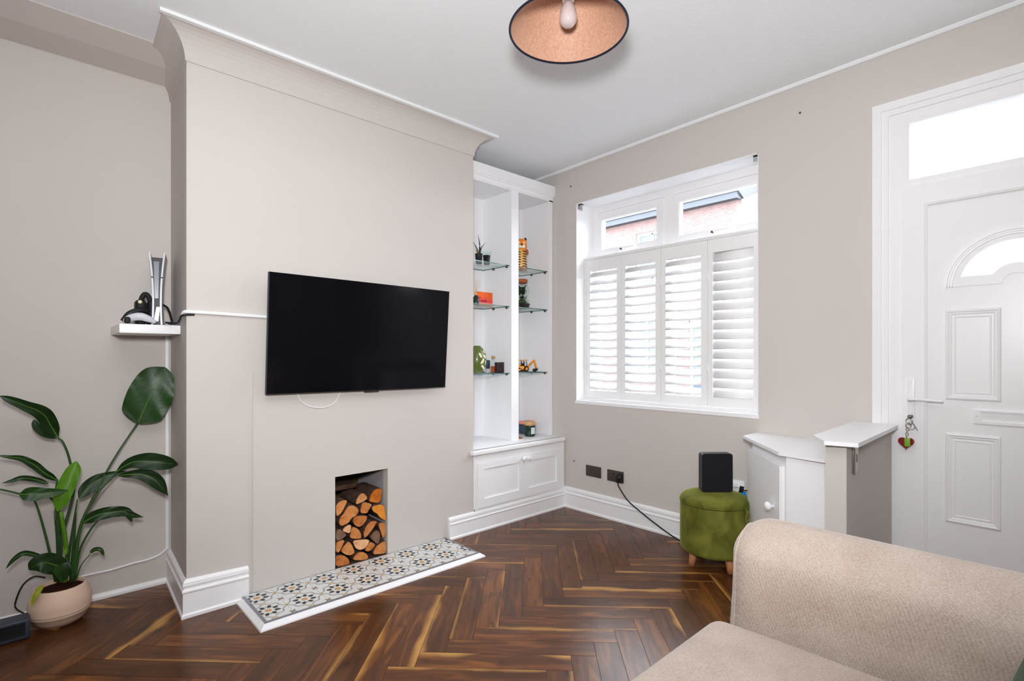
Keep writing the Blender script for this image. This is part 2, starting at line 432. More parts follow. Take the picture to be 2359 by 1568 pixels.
        for i in range(m - 1):
            for k in range(n):
                k2 = (k + 1) % n
                faces.append((i * n + k, i * n + k2, (i + 1) * n + k2, (i + 1) * n + k))
        faces.append(tuple(reversed(range(n)))); faces.append(tuple((m - 1) * n + k for k in range(n)))
        return self.add(verts, faces, mi, True)
    def sweep(self, prof, path, fn_frame, mi=0, smooth=False, closed=True):
        """profile points placed at each path station by fn_frame(station, u, v)"""
        n = len(prof); verts = []; faces = []
        for s in path:
            verts += [fn_frame(s, u, v) for (u, v) in prof]
        for i in range(len(path) - 1):
            for k in range(n if closed else n - 1):
                k2 = (k + 1) % n
                faces.append((i * n + k, i * n + k2, (i + 1) * n + k2, (i + 1) * n + k))
        if closed:
            faces.append(tuple(range(n))); faces.append(tuple((len(path) - 1) * n + k for k in reversed(range(n))))
        return self.add(verts, faces, mi, smooth)

def smooth_path(p, sub=6):
    out = []
    q = [p[0] * 2 - p[1]] + p + [p[-1] * 2 - p[-2]]
    for i in range(1, len(q) - 2):
        for k in range(sub):
            t = k / sub
            a, b, c, d = q[i - 1], q[i], q[i + 1], q[i + 2]
            out.append(0.5 * ((2 * b) + (c - a) * t + (2 * a - 5 * b + 4 * c - d) * t * t + (3 * b - a - 3 * c + d) * t ** 3))
    out.append(p[-1])
    return out

def wloc(o):
    l = Vector((0, 0, 0))
    while o is not None:
        l += o.location; o = o.parent
    return l

def build(name, mb, mats, parent=None, origin=None, recalc=True):
    me = bpy.data.meshes.new(name)
    o = bpy.data.objects.new(name, me)
    C.objects.link(o)
    if parent is not None:
        o.parent = parent
        o.location = (0, 0, 0) if origin is None else Vector(origin) - wloc(parent)
    elif origin is not None:
        o.location = origin
    L = wloc(o)
    me.from_pydata([tuple(Vector(p) - L) for p in mb.v], [], mb.f)
    for p, mi, s in zip(me.polygons, mb.m, mb.smooth):
        p.material_index = mi; p.use_smooth = s
    if not isinstance(mats, (list, tuple)): mats = [mats]
    for m in mats: me.materials.append(M[m] if isinstance(m, str) else m)
    if recalc:
        bm = bmesh.new(); bm.from_mesh(me)
        bmesh.ops.recalc_face_normals(bm, faces=bm.faces)
        bm.to_mesh(me); bm.free()
    me.update()
    return o

def tag(o, label, cat, group=None):
    o['label'] = label; o['category'] = cat
    if group: o['group'] = group
    return o
def thing(name, label, cat, loc, group=None):
    o = bpy.data.objects.new(name, None); C.objects.link(o)
    o.location = loc; o.empty_display_size = 0.05
    return tag(o, label, cat, group)
def struct(name, mb, mats, parent=None):
    o = build(name, mb, mats, parent)
    if parent is None: o['kind'] = 'structure'
    return o

# ------------------------------------------------------------------ room shell
XA = -3.14          # alcove wall
XB = -2.666         # chimney breast face
YW = 3.012          # window wall
XR, YB = 1.35, -4.6 # right and back walls
Y0, Y1 = 0.50, 2.115
def zc(x): return 2.582 + 0.0134 * (x + 2.76)      # the old ceiling is a little out of level

# floor: every plank a quad of its own with its own grain
def make_floor():
    w = 0.0975; n = 6
    ob, oa = 0.0485, 0.0555
    bm = bmesh.new(); uvl = bm.loops.layers.uv.new('UVMap')
    rl = bm.faces.layers.float.new('rnd'); sl = bm.faces.layers.float.new('sap')
    s2 = sqrt(0.5)
    def pt(a, b): a += oa; b += ob; return ((b - a) * s2, (a + b) * s2)
    rr = random.Random(11)
    g = 0.0009
    def plank(a0, a1, b0, b1, horiz):
        cx, cy = pt((a0 + a1) / 2, (b0 + b1) / 2)
        if not (XA - 0.5 < cx < XR + 0.5 and YB - 0.5 < cy < YW + 0.5): return
        a0 += g; a1 -= g; b0 += g; b1 -= g
        vs = [bm.verts.new((*pt(a, b), 0)) for a, b in ((a0, b0), (a0, b1), (a1, b1), (a1, b0))]
        f = bm.faces.new(vs)
        rnd = rr.random(); flip = rr.random() < 0.5; flipu = rr.random() < 0.5
        u0 = rr.random() * 3
        f[rl] = rnd; f[sl] = rr.uniform(0.35, 1.5) if rr.random() < 0.38 else 0.0
        for lp, (a, b) in zip(f.loops, ((a0, b0), (a0, b1), (a1, b1), (a1, b0))):
            u, v = (b - b0, a - a0) if horiz else (a - a0, b - b0)
            if flip: v = (w - 2 * g) - v
            if flipu: u = n * w - u
            lp[uvl].uv = (u + u0, v)
    R = 60
    for i in range(-R, R):
        for k in range(-12, 12):
            j = i + 2 * n * k
            plank(i * w, (i + 1) * w, j * w, (j + n) * w, True)
    for j in range(-R * 2, R * 2):
        for k in range(-12, 12):
            i0 = j - 2 * n + 1 + 2 * n * k
            plank(i0 * w, (i0 + n) * w, j * w, (j + 1) * w, False)
    for co, no in (((XA - .02, 0, 0), (-1, 0, 0)), ((XR + .02, 0, 0), (1, 0, 0)), ((0, YB - .02, 0), (0, -1, 0)), ((0, YW + .02, 0), (0, 1, 0))):
        bmesh.ops.bisect_plane(bm, geom=bm.verts[:] + bm.edges[:] + bm.faces[:], plane_co=co, plane_no=no, clear_outer=True)
    base = [bm.verts.new(p) for p in ((XA - .02, YB - .02, -0.0015), (XR + .02, YB - .02, -0.0015), (XR + .02, YW + .02, -0.0015), (XA - .02, YW + .02, -0.0015))]
    fb = bm.faces.new(base); fb.material_index = 1
    low = [bm.verts.new((v.co.x, v.co.y, -0.1)) for v in base]
    for i in range(4):
        fx = bm.faces.new((base[i], low[i], low[(i + 1) % 4], base[(i + 1) % 4])); fx.material_index = 1
    bm.faces.new(low).material_index = 1
    bmesh.ops.recalc_face_normals(bm, faces=bm.faces)
    for f in bm.faces:
        if abs(f.normal.z) > 0.9 and f.calc_center_median().z > -0.05 and f.normal.z < 0: f.normal_flip()
    me = bpy.data.meshes.new('floor'); bm.to_mesh(me); bm.free()
    me.materials.append(M['floor']); me.materials.append(M['seam'])
    o = bpy.data.objects.new('floor', me); C.objects.link(o); o['kind'] = 'structure'
make_floor()

# ceiling
mb = MB()
xs = (XA - 0.2, XR + 0.2)
v = []
for dz in (0, 0.12):
    for x in xs:
        for y in (YB - 0.2, YW + 0.3): v.append((x, y, zc(x) + dz))
mb.add(v, [(0, 1, 3, 2), (4, 6, 7, 5), (0, 4, 5, 1), (2, 3, 7, 6), (0, 2, 6, 4), (1, 5, 7, 3)])
struct('ceiling', mb, 'ceiling')

# left alcove wall, back and right walls
struct('wall_left', MB().box(XA - 0.15, XA, YB, YW + 0.02, 0, 2.64), 'wall')
struct('wall_back', MB().box(XA - 0.15, XR + 0.15, YB - 0.15, YB, 0, 2.64), 'wall')
struct('wall_right', MB().box(XR, XR + 0.15, YB, YW + 0.3, 0, 2.66), 'wall')

# chimney breast with the log recess cut through its face
FY0, FY1, FZ0, FZ1 = 1.179, 1.490, 0.0, 0.510
mb = MB()
mb.prism([(Y0, 0), (FY0, 0), (FY0, FZ1), (FY1, FZ1), (FY1, 0), (Y1, 0), (Y1, 2.64), (Y0, 2.64)], XB - 0.05, XB, lambda u, v, d: (d, u, v))
mb.add([(XB - .05, Y0, 0), (XA, Y0 + .02, 0), (XA, Y0 + .02, 2.64), (XB - .05, Y0, 2.64)], [(0, 1, 2, 3)])
mb.add([(XB - .05, Y1, 0), (XA, Y1, 0), (XA, Y1, 2.64), (XB - .05, Y1, 2.64)], [(3, 2, 1, 0)])
wc = struct('wall_chimney', mb, 'wall', None)
# boarded panel round the recess, a few millimetres proud
PY0, PY1, PZ = 0.772, 1.900, 1.083
mb = MB().prism([(PY0, 0.02), (FY0, 0.02), (FY0, FZ1), (FY1, FZ1), (FY1, 0.02), (PY1, 0.02), (PY1, PZ), (PY0, PZ)], XB - 0.001, XB + 0.005, lambda u, v, d: (d, u, v))
build('panel', mb, 'wall', wc)
mb = MB()
xb2 = XB - 0.36
mb.box(xb2, XB - 0.05, FY0 - 0.02, FY0, 0, FZ1, 0)
mb.box(xb2, XB - 0.05, FY1, FY1 + 0.02, 0, FZ1, 0)
mb.box(xb2, XB - 0.05, FY0 - .02, FY1 + .02, FZ1, FZ1 + .02, 1)
mb.box(xb2 - .02, xb2, FY0 - .02, FY1 + .02, 0, FZ1 + .02, 1)
mb.box(xb2, XB - 0.001, FY0, FY1, 0.0, 0.02, 2)
build('recess_lining', mb, ['recess', 'brick_dark', 'bark'], wc)

# window wall pieces round the two openings
WX0, WX1, WZ0, WZ1 = -2.552, -1.213, 0.803, 2.302
DX0, DX1, DZ1 = -0.640, 0.306, 2.335
mb = MB()
mb.prism([(XA - .15, 0), (DX0, 0), (DX0, DZ1), (DX1, DZ1), (DX1, 0), (XR + .15, 0), (XR + .15, 2.66), (XA - .15, 2.66)], YW, YW + 0.30,
         lambda u, v, d: (u, d, v), holes=[[(WX0, WZ0), (WX1, WZ0), (WX1, WZ1), (WX0, WZ1)]])
ww = struct('wall_window', mb, 'wall')
# white plaster lining of the window reveal
mb = MB(); t = 0.004
mb.box(WX0, WX0 + t, YW + .002, YW + .2, WZ0, WZ1); mb.box(WX1 - t, WX1, YW + .002, YW + .2, WZ0, WZ1)
mb.box(WX0, WX1, YW + .002, YW + .2, WZ1 - t, WZ1); mb.box(WX0 - .004, WX1 + .004, YW - .006, YW + .2, WZ0 - 0.006, WZ0 + 0.016)
build('reveal_lining', mb, 'white_matt', ww)

# cornice on the chimney breast (coved, with a white top edge), returning on both sides
def cornice():
    P = 0.115
    mb = MB()
    prof = []
    for k in range(9):
        a = k / 8 * pi / 2
        prof.append((P * 0.86 * (1 - cos(a)) + 0.006, -0.128 + 0.118 * sin(a)))     # out from the wall, height below the ceiling
    prof = [(0.0, -0.128)] + prof + [(P * 0.86 + 0.006, 0.02), (0.0, 0.02)]
    st = [('L', XA), ('C0', 0), ('C1', 0), ('R', XA)]
    def fr(s, u, v):
        k, x = s
        zz = lambda X: zc(X) + v
        if k == 'L': return (XA, Y0 + .02 - u, zz(XA))
        if k == 'C0': return (XB + u, Y0 - u, zz(XB))
        if k == 'C1': return (XB + u, Y1 + u, zz(XB))
        return (XA, Y1 + u, zz(XA))
    mb.sweep(prof, st, fr, 0)
    for i in range(len(mb.smooth)): mb.smooth[i] = False
    o = struct('trim_1', mb, 'wall')
    # thin white ledge along the front edge
    m2 = MB(); q = P * 0.86 + 0.006
    m2.prism([(XB + q - 0.004, Y0 - q - .012), (XB + q + 0.016, Y0 - q - .012), (XB + q + 0.016, Y1 + q + .012), (XB + q - 0.004, Y1 + q + .012)], zc(XB) - 0.012, zc(XB) + 0.004, lambda u, v, d: (u, v, d))
    build('white_edge', m2, 'ceiling', o)
cornice()
# ceiling bead along the window wall
mb = MB()
mb.sweep([(0.0, -0.016), (0.022, -0.016), (0.03, -0.006), (0.03, 0.01), (0, 0.01)], [XA, XR], lambda x, u, v: (x, YW - u, zc(x) + v))
struct('trim_2', mb, 'ceiling')
# shallow flat coving in the left alcove
mb = MB()
mb.sweep([(0, -0.052), (0.004, -0.056), (0.16, -0.036), (0.295, 0.0), (0.30, 0.02), (0, 0.02)], [YB, Y0 + .02], lambda y, u, v: (XA + u, y, zc(XA) + v))
struct('trim_3', mb, 'wall')

# skirting boards
SK = [(0, 0), (0.024, 0), (0.024, 0.012), (0.017, 0.018), (0.017, 0.100), (0.021, 0.106), (0.021, 0.112), (0.014, 0.117), (0.014, 0.124), (0.018, 0.132), (0.016, 0.146), (0.006, 0.154), (0, 0.156)]
def skirt(name, fr, st, s=1.0):
    mb = MB().sweep([(u, v * s) for u, v in SK], st, fr)
    return struct(name, mb, 'white')
skirt('baseboard_left', lambda s, u, v: {'a': (XA, Y0 + .02 - u, v * 1.06), 'b': (XB + u, Y0 - u, v * 1.06), 'c': (XB + u, 0.752, v)}[s], ['a', 'b', 'c'])
skirt('baseboard_chimney', lambda s, u, v: (XB + u, s, v), [1.915, YW], 0.88)
skirt('baseboard_window', lambda s, u, v: (s, YW - u, v), [XB, -0.66], 1.0)
mb = MB().sweep([(0, 0), (0.014, 0), (0.014, 0.012), (0.006, 0.024), (0, 0.026)], [YB, Y0 + .0], lambda y, u, v: (XA + u, y, v))
struct('trim_4', mb, 'white')

# ------------------------------------------------------------------ window
w1 = MB()
FYo = 3.195
def frame_rect(mb, x0, x1, z0, z1, y0, y1, t, mi=0):
    mb.prism([(x0, z0), (x1, z0), (x1, z1), (x0, z1)], y0, y1, lambda u, v, d: (u, d, v), holes=[[(x0 + t, z0 + t), (x1 - t, z0 + t), (x1 - t, z1 - t), (x0 + t, z1 - t)]], mi=mi)
wx0, wx1 = WX0 + .004, WX1 - .004
frame_rect(w1, wx0, wx1, WZ0 + .016, WZ1 - .004, FYo, FYo + 0.07, 0.05)
w1.box(-1.918, -1.85, FYo, FYo + .07, 1.905, WZ1 - .054)
w1.box(wx0, wx1, FYo, FYo + .07, 1.845, 1.905)
win = struct('window_1', w1, 'upvc')
for (a, b, hx) in ((-2.496, -1.918, -2.255), (-1.85, -1.236, -1.56)):
    m = MB()
    frame_rect(m, a, b, 1.905, 2.24, FYo - 0.012, FYo + 0.04, 0.05)
    frame_rect(m, a + .044, b - .044, 1.949, 2.196, FYo - 0.006, FYo + .03, 0.012)
    c = build('casement', m, 'upvc', win)
    m = MB(); m.box(a + .05, b - .05, FYo + .012, FYo + .018, 1.955, 2.19)
    build('glass_pane', m, 'glass', c)
    m = MB()
    m.rbox((hx - .035, FYo - .022, 1.922), (hx + .035, FYo - .012, 1.944), .005, 2)
    m.rbox((hx - .01, FYo - .034, 1.936), (hx + .115, FYo - .022, 1.952), .005, 2)
    h = build('casement_handle', m, 'upvc', c)
    m = MB().cyl((hx, FYo - .036, 1.938), (hx, FYo - .02, 1.938), .007, n=12)
    build('lock_button', m, 'grey_brown', h)
m = MB(); m.box(wx0 + .05, -1.88, FYo + .02, FYo + .026, WZ0 + .06, 1.85)
m.box(-1.88, wx1 - .05, FYo + .02, FYo + .026, WZ0 + .06, 1.85)
build('glass_pane', m, 'glass', win)
m = MB().box(-1.9, -1.865, FYo, FYo + .07, WZ0 + .06, 1.85)
build('mullion', m, 'upvc', win)

# plantation shutters, four hinged panels in one frame
SY = 3.105
sh = thing('plantation_shutter', 'white four panel plantation shutter covering the lower part of the window', 'shutter', ((WX0 + WX1) / 2, SY + .02, WZ0 + .016))
sx0, sx1, sz0, sz1 = -2.546, -1.219, WZ0 + .016, 1.893
m = MB(); frame_rect(m, sx0, sx1, sz0, sz1, SY, SY + .05, 0.014)
m.box(sx0, sx1, SY - .006, SY, sz1 - .006, sz1 + .004)
build('shutter_frame', m, 'shutter', sh)
ps = [(-2.531, -2.212, -2.494, -2.251, 42), (-2.210, -1.892, -2.176, -1.933, 41), (-1.890, -1.562, -1.854, -1.606, 41), (-1.560, -1.234, -1.529, -1.280, 73)]
for (a, b, oa_, ob_, tilt) in ps:
    m = MB()
    z0, z1 = sz0 + .017, sz1 - .015
    oz0, oz1 = 0.895, 1.795
    m.prism([(a, z0), (b, z0), (b, z1), (a, z1)], SY + .004, SY + .032, lambda u, v, d: (u, d, v), holes=[[(oa_, oz0), (ob_, oz0), (ob_, oz1), (oa_, oz1)]])
    p = build('shutter_panel', m, 'shutter', sh)
    m = MB(); n = 15; pitch = (oz1 - oz0) / n
    t = radians(tilt)
    for k in range(n):
        zc_ = oz0 + pitch * (k + .5); hw = .0325
        pr = []
        for q in range(12):       # elliptical blade section
            an = 2 * pi * q / 12
            lu, lv = hw * cos(an), .0052 * sin(an)
            # outer edge high, room edge low
            pr.append((lu * cos(t) - lv * sin(t), lu * sin(t) + lv * cos(t)))
        m.sweep(pr, [oa_ + .0015, ob_ - .0015], lambda x, u, v: (x, SY + .018 + u, zc_ + v), 0, True)
    build('louvre_infill', m, 'shutter', p)
    for zz in (1.05, 1.62):
        m = MB().cyl((a - .001, SY - .002, zz), (a - .001, SY - .002, zz + .05), .004, n=8)
        build('hinge', m, 'shutter', p)

# blind brackets left in the top corners of the reveal
for (x, s, lab) in ((WX0 + .004, 1, 'small grey blind bracket in the left top corner of the window reveal'), (WX1 - .004, -1, 'small grey blind bracket in the right top corner of the window reveal')):
    m = MB()
    xa, xb = sorted((x, x + s * .006)); m.box(xa, xb, 3.035, 3.075, 2.258, 2.298)
    xa, xb = sorted((x, x + s * .034)); m.box(xa, xb, 3.035, 3.062, 2.29, 2.298); m.box(xa, xb, 3.035, 3.041, 2.265, 2.298)
    tag(build('blind_bracket', m, 'grey_bracket', None, (x, 3.05, 2.27)), lab, 'bracket', 'blind brackets in the reveal')

# ------------------------------------------------------------------ front door
DY = 2.99
XD = -0.165
dr = MB()
def fr_door(x0, x1, z1, t, y0, y1):
    dr.prism([(x0, 0), (x0 + t, 0), (x0 + t, z1 - t), (x1 - t, z1 - t), (x1 - t, 0), (x1, 0), (x1, z1), (x0, z1)], y0, y1, lambda u, v, d: (u, d, v))
fr_door(-0.664, 0.332, 2.352, 0.036, DY - .012, DY + .03)      # architrave outer band
fr_door(-0.630, 0.298, 2.318, 0.028, DY - .002, DY + .05)
fr_door(-0.604, 0.272, 2.292, 0.054, DY + .008, DY + .08)       # frame
dr.box(-0.552, 0.222, DY + .008, DY + .08, 1.945, 1.972)         # transom
dr.box(-0.552, 0.222, DY + .016, DY + .07, 1.93, 1.95)
dr.box(-0.552, 0.222, DY + .004, DY + .08, 0, 0.02)
door = struct('door_1', dr, 'upvc')
# fanlight
m = MB(); frame_rect(m, -0.552, 0.222, 1.940, 2.262, DY + .004, DY + .05, 0.03)
fan = build('fanlight', m, 'upvc', door)
m = MB(); m.box(-0.53, 0.20, DY + .03, DY + .036, 1.965, 2.24)
build('glass_pane', m, 'glass', fan)
# leaf: sash rails round an inset slab with an arched light
m = MB()
sx = (-0.549, 0.219)
m.prism([(sx[0], 0.024), (sx[1], 0.024), (sx[1], 1.938), (sx[0], 1.938)], DY - .004, DY + .06, lambda u, v, d: (u, d, v), holes=[[(-0.456, .12), (0.126, .12), (0.126, 1.838), (-0.456, 1.838)]])
def bead(mb, x0, x1, z0, z1, yf, wdt, h):
    """a moulded rectangle standing off the face at y = yf"""
    st = [(x0, z0, 1, 1), (x1, z0, -1, 1), (x1, z1, -1, -1), (x0, z1, 1, -1), (x0, z0, 1, 1)]
    pr = [(0, 0), (0.1, h * .7), (0.35, h), (0.6, h * .55), (0.7, h * .6), (0.9, h * .25), (1, 0)]
    mb.sweep([(u * wdt, v) for u, v in pr], st, lambda s, u, v: (s[0] + s[2] * u, yf - v, s[1] + s[3] * u), 0, False, closed=False)
YS = DY + .010           # face of the slab
bead(m, -0.456 - .012, 0.126 + .012, .108, 1.850, DY - .003, .014, .005)
cz = 1.457
def arc(r, a0, a1, n=28): return [(XD + r * cos(a0 + (a1 - a0) * k / n), cz + r * sin(a0 + (a1 - a0) * k / n)) for k in range(n + 1)]
ri, ro = .083, .180
ai, ao = math.asin(.042 / ri), math.asin(.042 / ro)
hole = arc(ro, ao, pi - ao) + arc(ri, pi - ai, ai)
m.prism([(-0.460, .116), (0.130, .116), (0.130, 1.842), (-0.460, 1.842)], YS, YS + .03, lambda u, v, d: (u, d, v), holes=[hole])
leaf = build('door_leaf', m, 'upvc', door)
# arched moulding
m = MB()
out = arc(.228, 0, pi, 36); inn = arc(.042, pi, 0, 16)
m.prism(out + inn, YS - .007, YS + .001, lambda u, v, d: (u, d, v), holes=[hole])
for (r, h) in ((.222, .010), (.213, .0085), (.203, .010)):
    m.sweep([(-.0022, 0), (-.001, h), (.001, h), (.0022, 0)], [pi * k / 40 for k in range(41)], lambda s, u, v: (XD + (r + u) * cos(s), YS - .002 - v, cz + (r + u) * sin(s)), 0, True)
am = build('arch_moulding', m, 'upvc', leaf)
m = MB(); m.prism(arc(ro + .004, 0, pi) + [(XD - ro, cz - .001), (XD + ro, cz - .001)], YS + .012, YS + .018, lambda u, v, d: (u, d, v))
build('arched_pane', m, 'frost', leaf)
for (x0, x1) in ((-0.394, -0.210), (-0.120, 0.064)):
    for (z0, z1) in ((0.957, 1.357), (0.412, 0.811)):
        m = MB(); bead(m, x0, x1, z0, z1, YS, .026, .009)
        m.box(x0 + .02, x1 - .02, YS - .001, YS + .001, z0 + .02, z1 - .02)
        bead(m, x0 + .030, x1 - .030, z0 + .030, z1 - .030, YS - .001, .008, .003)
        build('moulded_panel', m, 'upvc', leaf)
# letter slot
m = MB(); lx0, lx1 = -0.299, -0.031
m.prism([(lx0, .860), (lx1, .860), (lx1, .919), (lx0, .919)], YS - .010, YS, lambda u, v, d: (u, d, v), holes=[[(lx0 + .026, .872), (lx1 - .026, .872), (lx1 - .026, .912), (lx0 + .026, .912)]])
for lx in (lx0 + .012, lx1 - .012): m.cyl((lx, YS - .012, .895), (lx, YS - .008, .895), .0035, n=10)
ls = build('letterbox', m, 'upvc', leaf)
m = MB(); m.add([(lx0 + .02, YS - .001, .866), (lx1 - .02, YS - .001, .866), (lx1 - .02, YS - .006, .914), (lx0 + .02, YS - .006, .914)], [(0, 1, 2, 3)])
build('flap', m, 'upvc', ls)
# handle
m = MB()
m.rbox((-0.526, DY - .012, .866), (-0.499, DY - .003, 1.048), .006, 3)
m.cyl((-0.513, DY - .045, .954), (-0.513, DY - .005, .954), .010, n=16)
m.tube([(-0.517, DY - .046, .954), (-0.48, DY - .050, .955), (-0.43, DY - .050, .953), (-0.392, DY - .046, .951)], lambda t: .0095 - .002 * t, 10, flat=.75)
m.cyl((-0.512, DY - .013, 1.033), (-0.512, DY - .010, 1.033), .003, n=8)
hd = build('door_handle', m, 'upvc', door)
m = MB().cyl((-0.512, DY - .020, .874), (-0.512, DY - .010, .874), .008, n=14)
build('keyhole_barrel', m, 'chrome', hd)

# keys hanging in the lock with a red heart fob
k = thing('keyring', 'bunch of keys with a red heart fob hanging from the white front door lock', 'keys', (-0.512, DY - .03, .87))
m = MB(); m.rbox((-0.516, DY - .046, .866), (-0.508, DY - .018, .882), .003, 2)
m.cyl((-0.512, DY - .046, .874), (-0.512, DY - .040, .874), .009, n=14)
build('key', m, 'chrome', k)
def ring(mb, c, r, t, nrm=(0, 1, 0), n=24, mi=0):
    c = Vector(c); nrm = Vector(nrm).normalized(); u = nrm.cross(Vector((0, 0, 1))).normalized(); w = nrm.cross(u)
    vs = []; fs = []
    for i in range(n):
        a = 2 * pi * i / n; d = u * cos(a) + w * sin(a)
        for j in range(6):
            b = 2 * pi * j / 6
            vs.append(c + d * (r + t * cos(b)) + nrm * t * sin(b))
    for i in range(n):
        for j in range(6):
            fs.append((i * 6 + j, ((i + 1) % n) * 6 + j, ((i + 1) % n) * 6 + (j + 1) % 6, i * 6 + (j + 1) % 6))
    mb.add(vs, fs, mi, True)
m = MB(); ring(m, (-0.514, DY - .044, .853), .014, .0018, (.3, 1, .1)); ring(m, (-0.517, DY - .044, .834), .010, .0016, (-.4, 1, .2)); ring(m, (-0.510, DY - .042, .832), .017, .0012, (.1, 1, .3))
build('split_ring', m, 'chrome', k)
m = MB()
for q in range(4): ring(m, (-0.521 - q * .001, DY - .042, .816 - q * .011), .0058, .0013, (1, 0, .1) if q % 2 else (0, 1, .1), 12)
build('chain', m, 'chrome', k)
m = MB().tube([(-0.508, DY - .044, .856), (-0.495, DY - .043, .836), (-0.484, DY - .042, .815)], .0015, 6)
build('pin', m, 'chrome', k)
hp = []
for q in range(40):
    a = 2 * pi * q / 40
    hp.append((-0.526 + .0019 * 16 * sin(a) ** 3, .754 + .0019 * (13 * cos(a) - 5 * cos(2 * a) - 2 * cos(3 * a) - cos(4 * a))))
m = MB().prism(hp, DY - .046, DY - .034, lambda u, v, d: (u, d, v))
build('heart_fob', m, 'red', k)
m = MB().rbox((-0.531, DY - .056, .738), (-0.509, DY - .048, .777), .003, 2)
build('tag_fob', m, 'green_tag', k)

# ------------------------------------------------------------------ little partition and meter cupboard by the door
st = thing('partition_stub', 'low greige stub partition with a white cap beside the front door', 'partition', (-0.62, 2.6, 0))
SX0, SX1, SYF = -0.657, -0.586, 2.262
m = MB().box(SX0, SX1, SYF, 2.975, 0, .814)
build('partition_body', m, 'wall', st)
cap = [(-0.741, 3.008), (-0.722, 2.334), (-0.645, 2.205), (-0.541, 2.235), (-0.559, 2.96), (-0.560, 2.972), (-0.667, 2.975), (-0.667, 3.008)]
m = MB().prism(cap, .814, .830, lambda u, v, d: (u, v, d))
build('cap_board', m, 'white', st)
m = MB(); m.rbox((SX1, 2.338, .695), (SX1 + .004, 2.408, .795), .0015, 2); m.box(SX1 + .004, SX1 + .010, 2.338, 2.352, .692, .792)
lk = build('strike_plate', m, 'chrome', st)
m = MB().box(SX1 + .0035, SX1 + .0048, 2.375, 2.388, .735, .765)
build('keyhole_slot', m, 'black', lk)

cb = thing('meter_cupboard', 'white angled corner cupboard under the window end, beside the stub partition', 'cupboard', (-0.85, 2.75, 0))
body = [(-0.662, 2.462), (-0.875, 2.475), (-1.175, 2.842), (-1.175, 2.988), (-0.662, 2.988)]
m = MB().prism(body, 0, .705, lambda u, v, d: (u, v, d))
build('cupboard_body', m, 'white_matt', cb)
top = [(-0.662, 2.420), (-0.905, 2.464), (-1.224, 2.835), (-1.217, 3.010), (-0.662, 3.010)]
m = MB().prism(top, .705, .720, lambda u, v, d: (u, v, d))
build('worktop', m, 'white', cb)
a = Vector((-0.875, 2.475, 0)); b = Vector((-1.175, 2.842, 0)); dv = (b - a); ln = dv.length; dv.normalize(); nv = Vector((-dv.y, dv.x, 0))
if nv.x > 0: nv = -nv
def dpt(s, out, z): return a + dv * s + nv * out + Vector((0, 0, z))
m = MB()
c8 = [dpt(s, o, z) for z in (.06, .655) for (s, o) in ((.015, .001), (ln + .004, .001), (ln + .004, .024), (.015, .024))]
m.add(c8, [(0, 1, 2, 3), (7, 6, 5, 4), (0, 4, 5, 1), (1, 5, 6, 2), (2, 6, 7, 3), (3, 7, 4, 0)])
dd = build('cupboard_door', m, 'white_matt', cb)
m = MB().lathe(dpt(.085, .024, .455), [(.008, 0), (.008, .012), (.017, .018), (.021, .027), (.017, .037), (.006, .041)], 20, 0, tuple(nv))
build('knob', m, 'white', dd)

# ------------------------------------------------------------------ built-in bookcase with base cupboard
bc = thing('alcove_bookcase', 'tall white built-in alcove bookcase with glass shelves above a base cupboard', 'bookcase', (-2.8, 2.56, 0))
CY1 = 3.004
BX = -3.125
m = MB()
m.box(BX, -2.664, Y1 + .002, CY1, .02, .505)                       # carcass
m.box(-2.664, -2.658, Y1 + .006, CY1 - .012, .445, .505)             # top rail
m.box(-2.664, -2.658, Y1 + .006, 2.146, .13, .445); m.box(-2.664, -2.658, 2.945, CY1 - .012, .13, .445)
m.box(-2.664, -2.656, Y1 + .006, CY1 - .012, .125, .15)
build('base_carcass', m, 'white', bc)
for (y0, y1, ky) in ((2.148, 2.552, 2.538), (2.556, 2.943, 2.584)):
    m = MB()
    m.prism([(y0, .152), (y1, .152), (y1, .442), (y0, .442)], -2.664, -2.648, lambda u, v, d: (d, u, v), holes=[[(y0 + .048, .21), (y1 - .04, .21), (y1 - .04, .405), (y0 + .048, .405)]])
    m.box(-2.664, -2.658, y0 + .02, y1 - .02, .19, .42)
    d = build('cupboard_door', m, 'white', bc)
    m = MB().lathe((-2.648, ky, .43), [(.007, 0), (.007, .01), (.014, .015), (.018, .024), (.014, .033), (.005, .037)], 18, 0, (1, 0, 0))
    build('knob', m, 'white', d)
m = MB()
m.rbox((BX, 2.117, .505), (-2.664, YW - .004, .534), .003, 2)
m.rbox((-2.664 - .02, 2.092, .505), (-2.632, 2.985, .534), .006, 3)
build('worktop', m, 'white', bc)
# upper case
UX = -2.79
m = MB()
m.box(BX - .012, BX, Y1 + .002, CY1, .534, 2.475)               # back
m.box(BX, UX - .02, Y1 + .002, Y1 + .02, .534, 2.40)              # sides
m.box(BX, UX - .02, CY1 - .018, CY1 + .004, .534, 2.40)
m.box(BX, UX - .0, 2.578, 2.634, .534, 2.40)                     # partition
m.box(BX, UX - .02, Y1 + .002, CY1, 2.365, 2.40)
m.box(UX - .02, UX, Y1 + .002, Y1 + .04, .534, 2.40); m.box(UX - .02, UX + .001, 2.568, 2.640, .534, 2.40); m.box(UX - .02, UX, 2.972, CY1 + .004, .534, 2.40)
m.box(UX - .02, UX, Y1 + .002, CY1 + .004, 2.362, 2.42)
build('upper_case', m, 'white_matt', bc)
m = MB()
m.box(BX, UX + .026, Y1 + .001, CY1 + .006, 2.408, 2.478); m.box(BX, UX + .018, Y1 + .001, CY1 + .006, 2.398, 2.408)
m.box(UX - .001, UX + .006, Y1 + .001, CY1 + .006, 2.37, 2.40)
build('crown', m, 'white_matt', bc)
SH = (1.820, 1.519, 1.028)
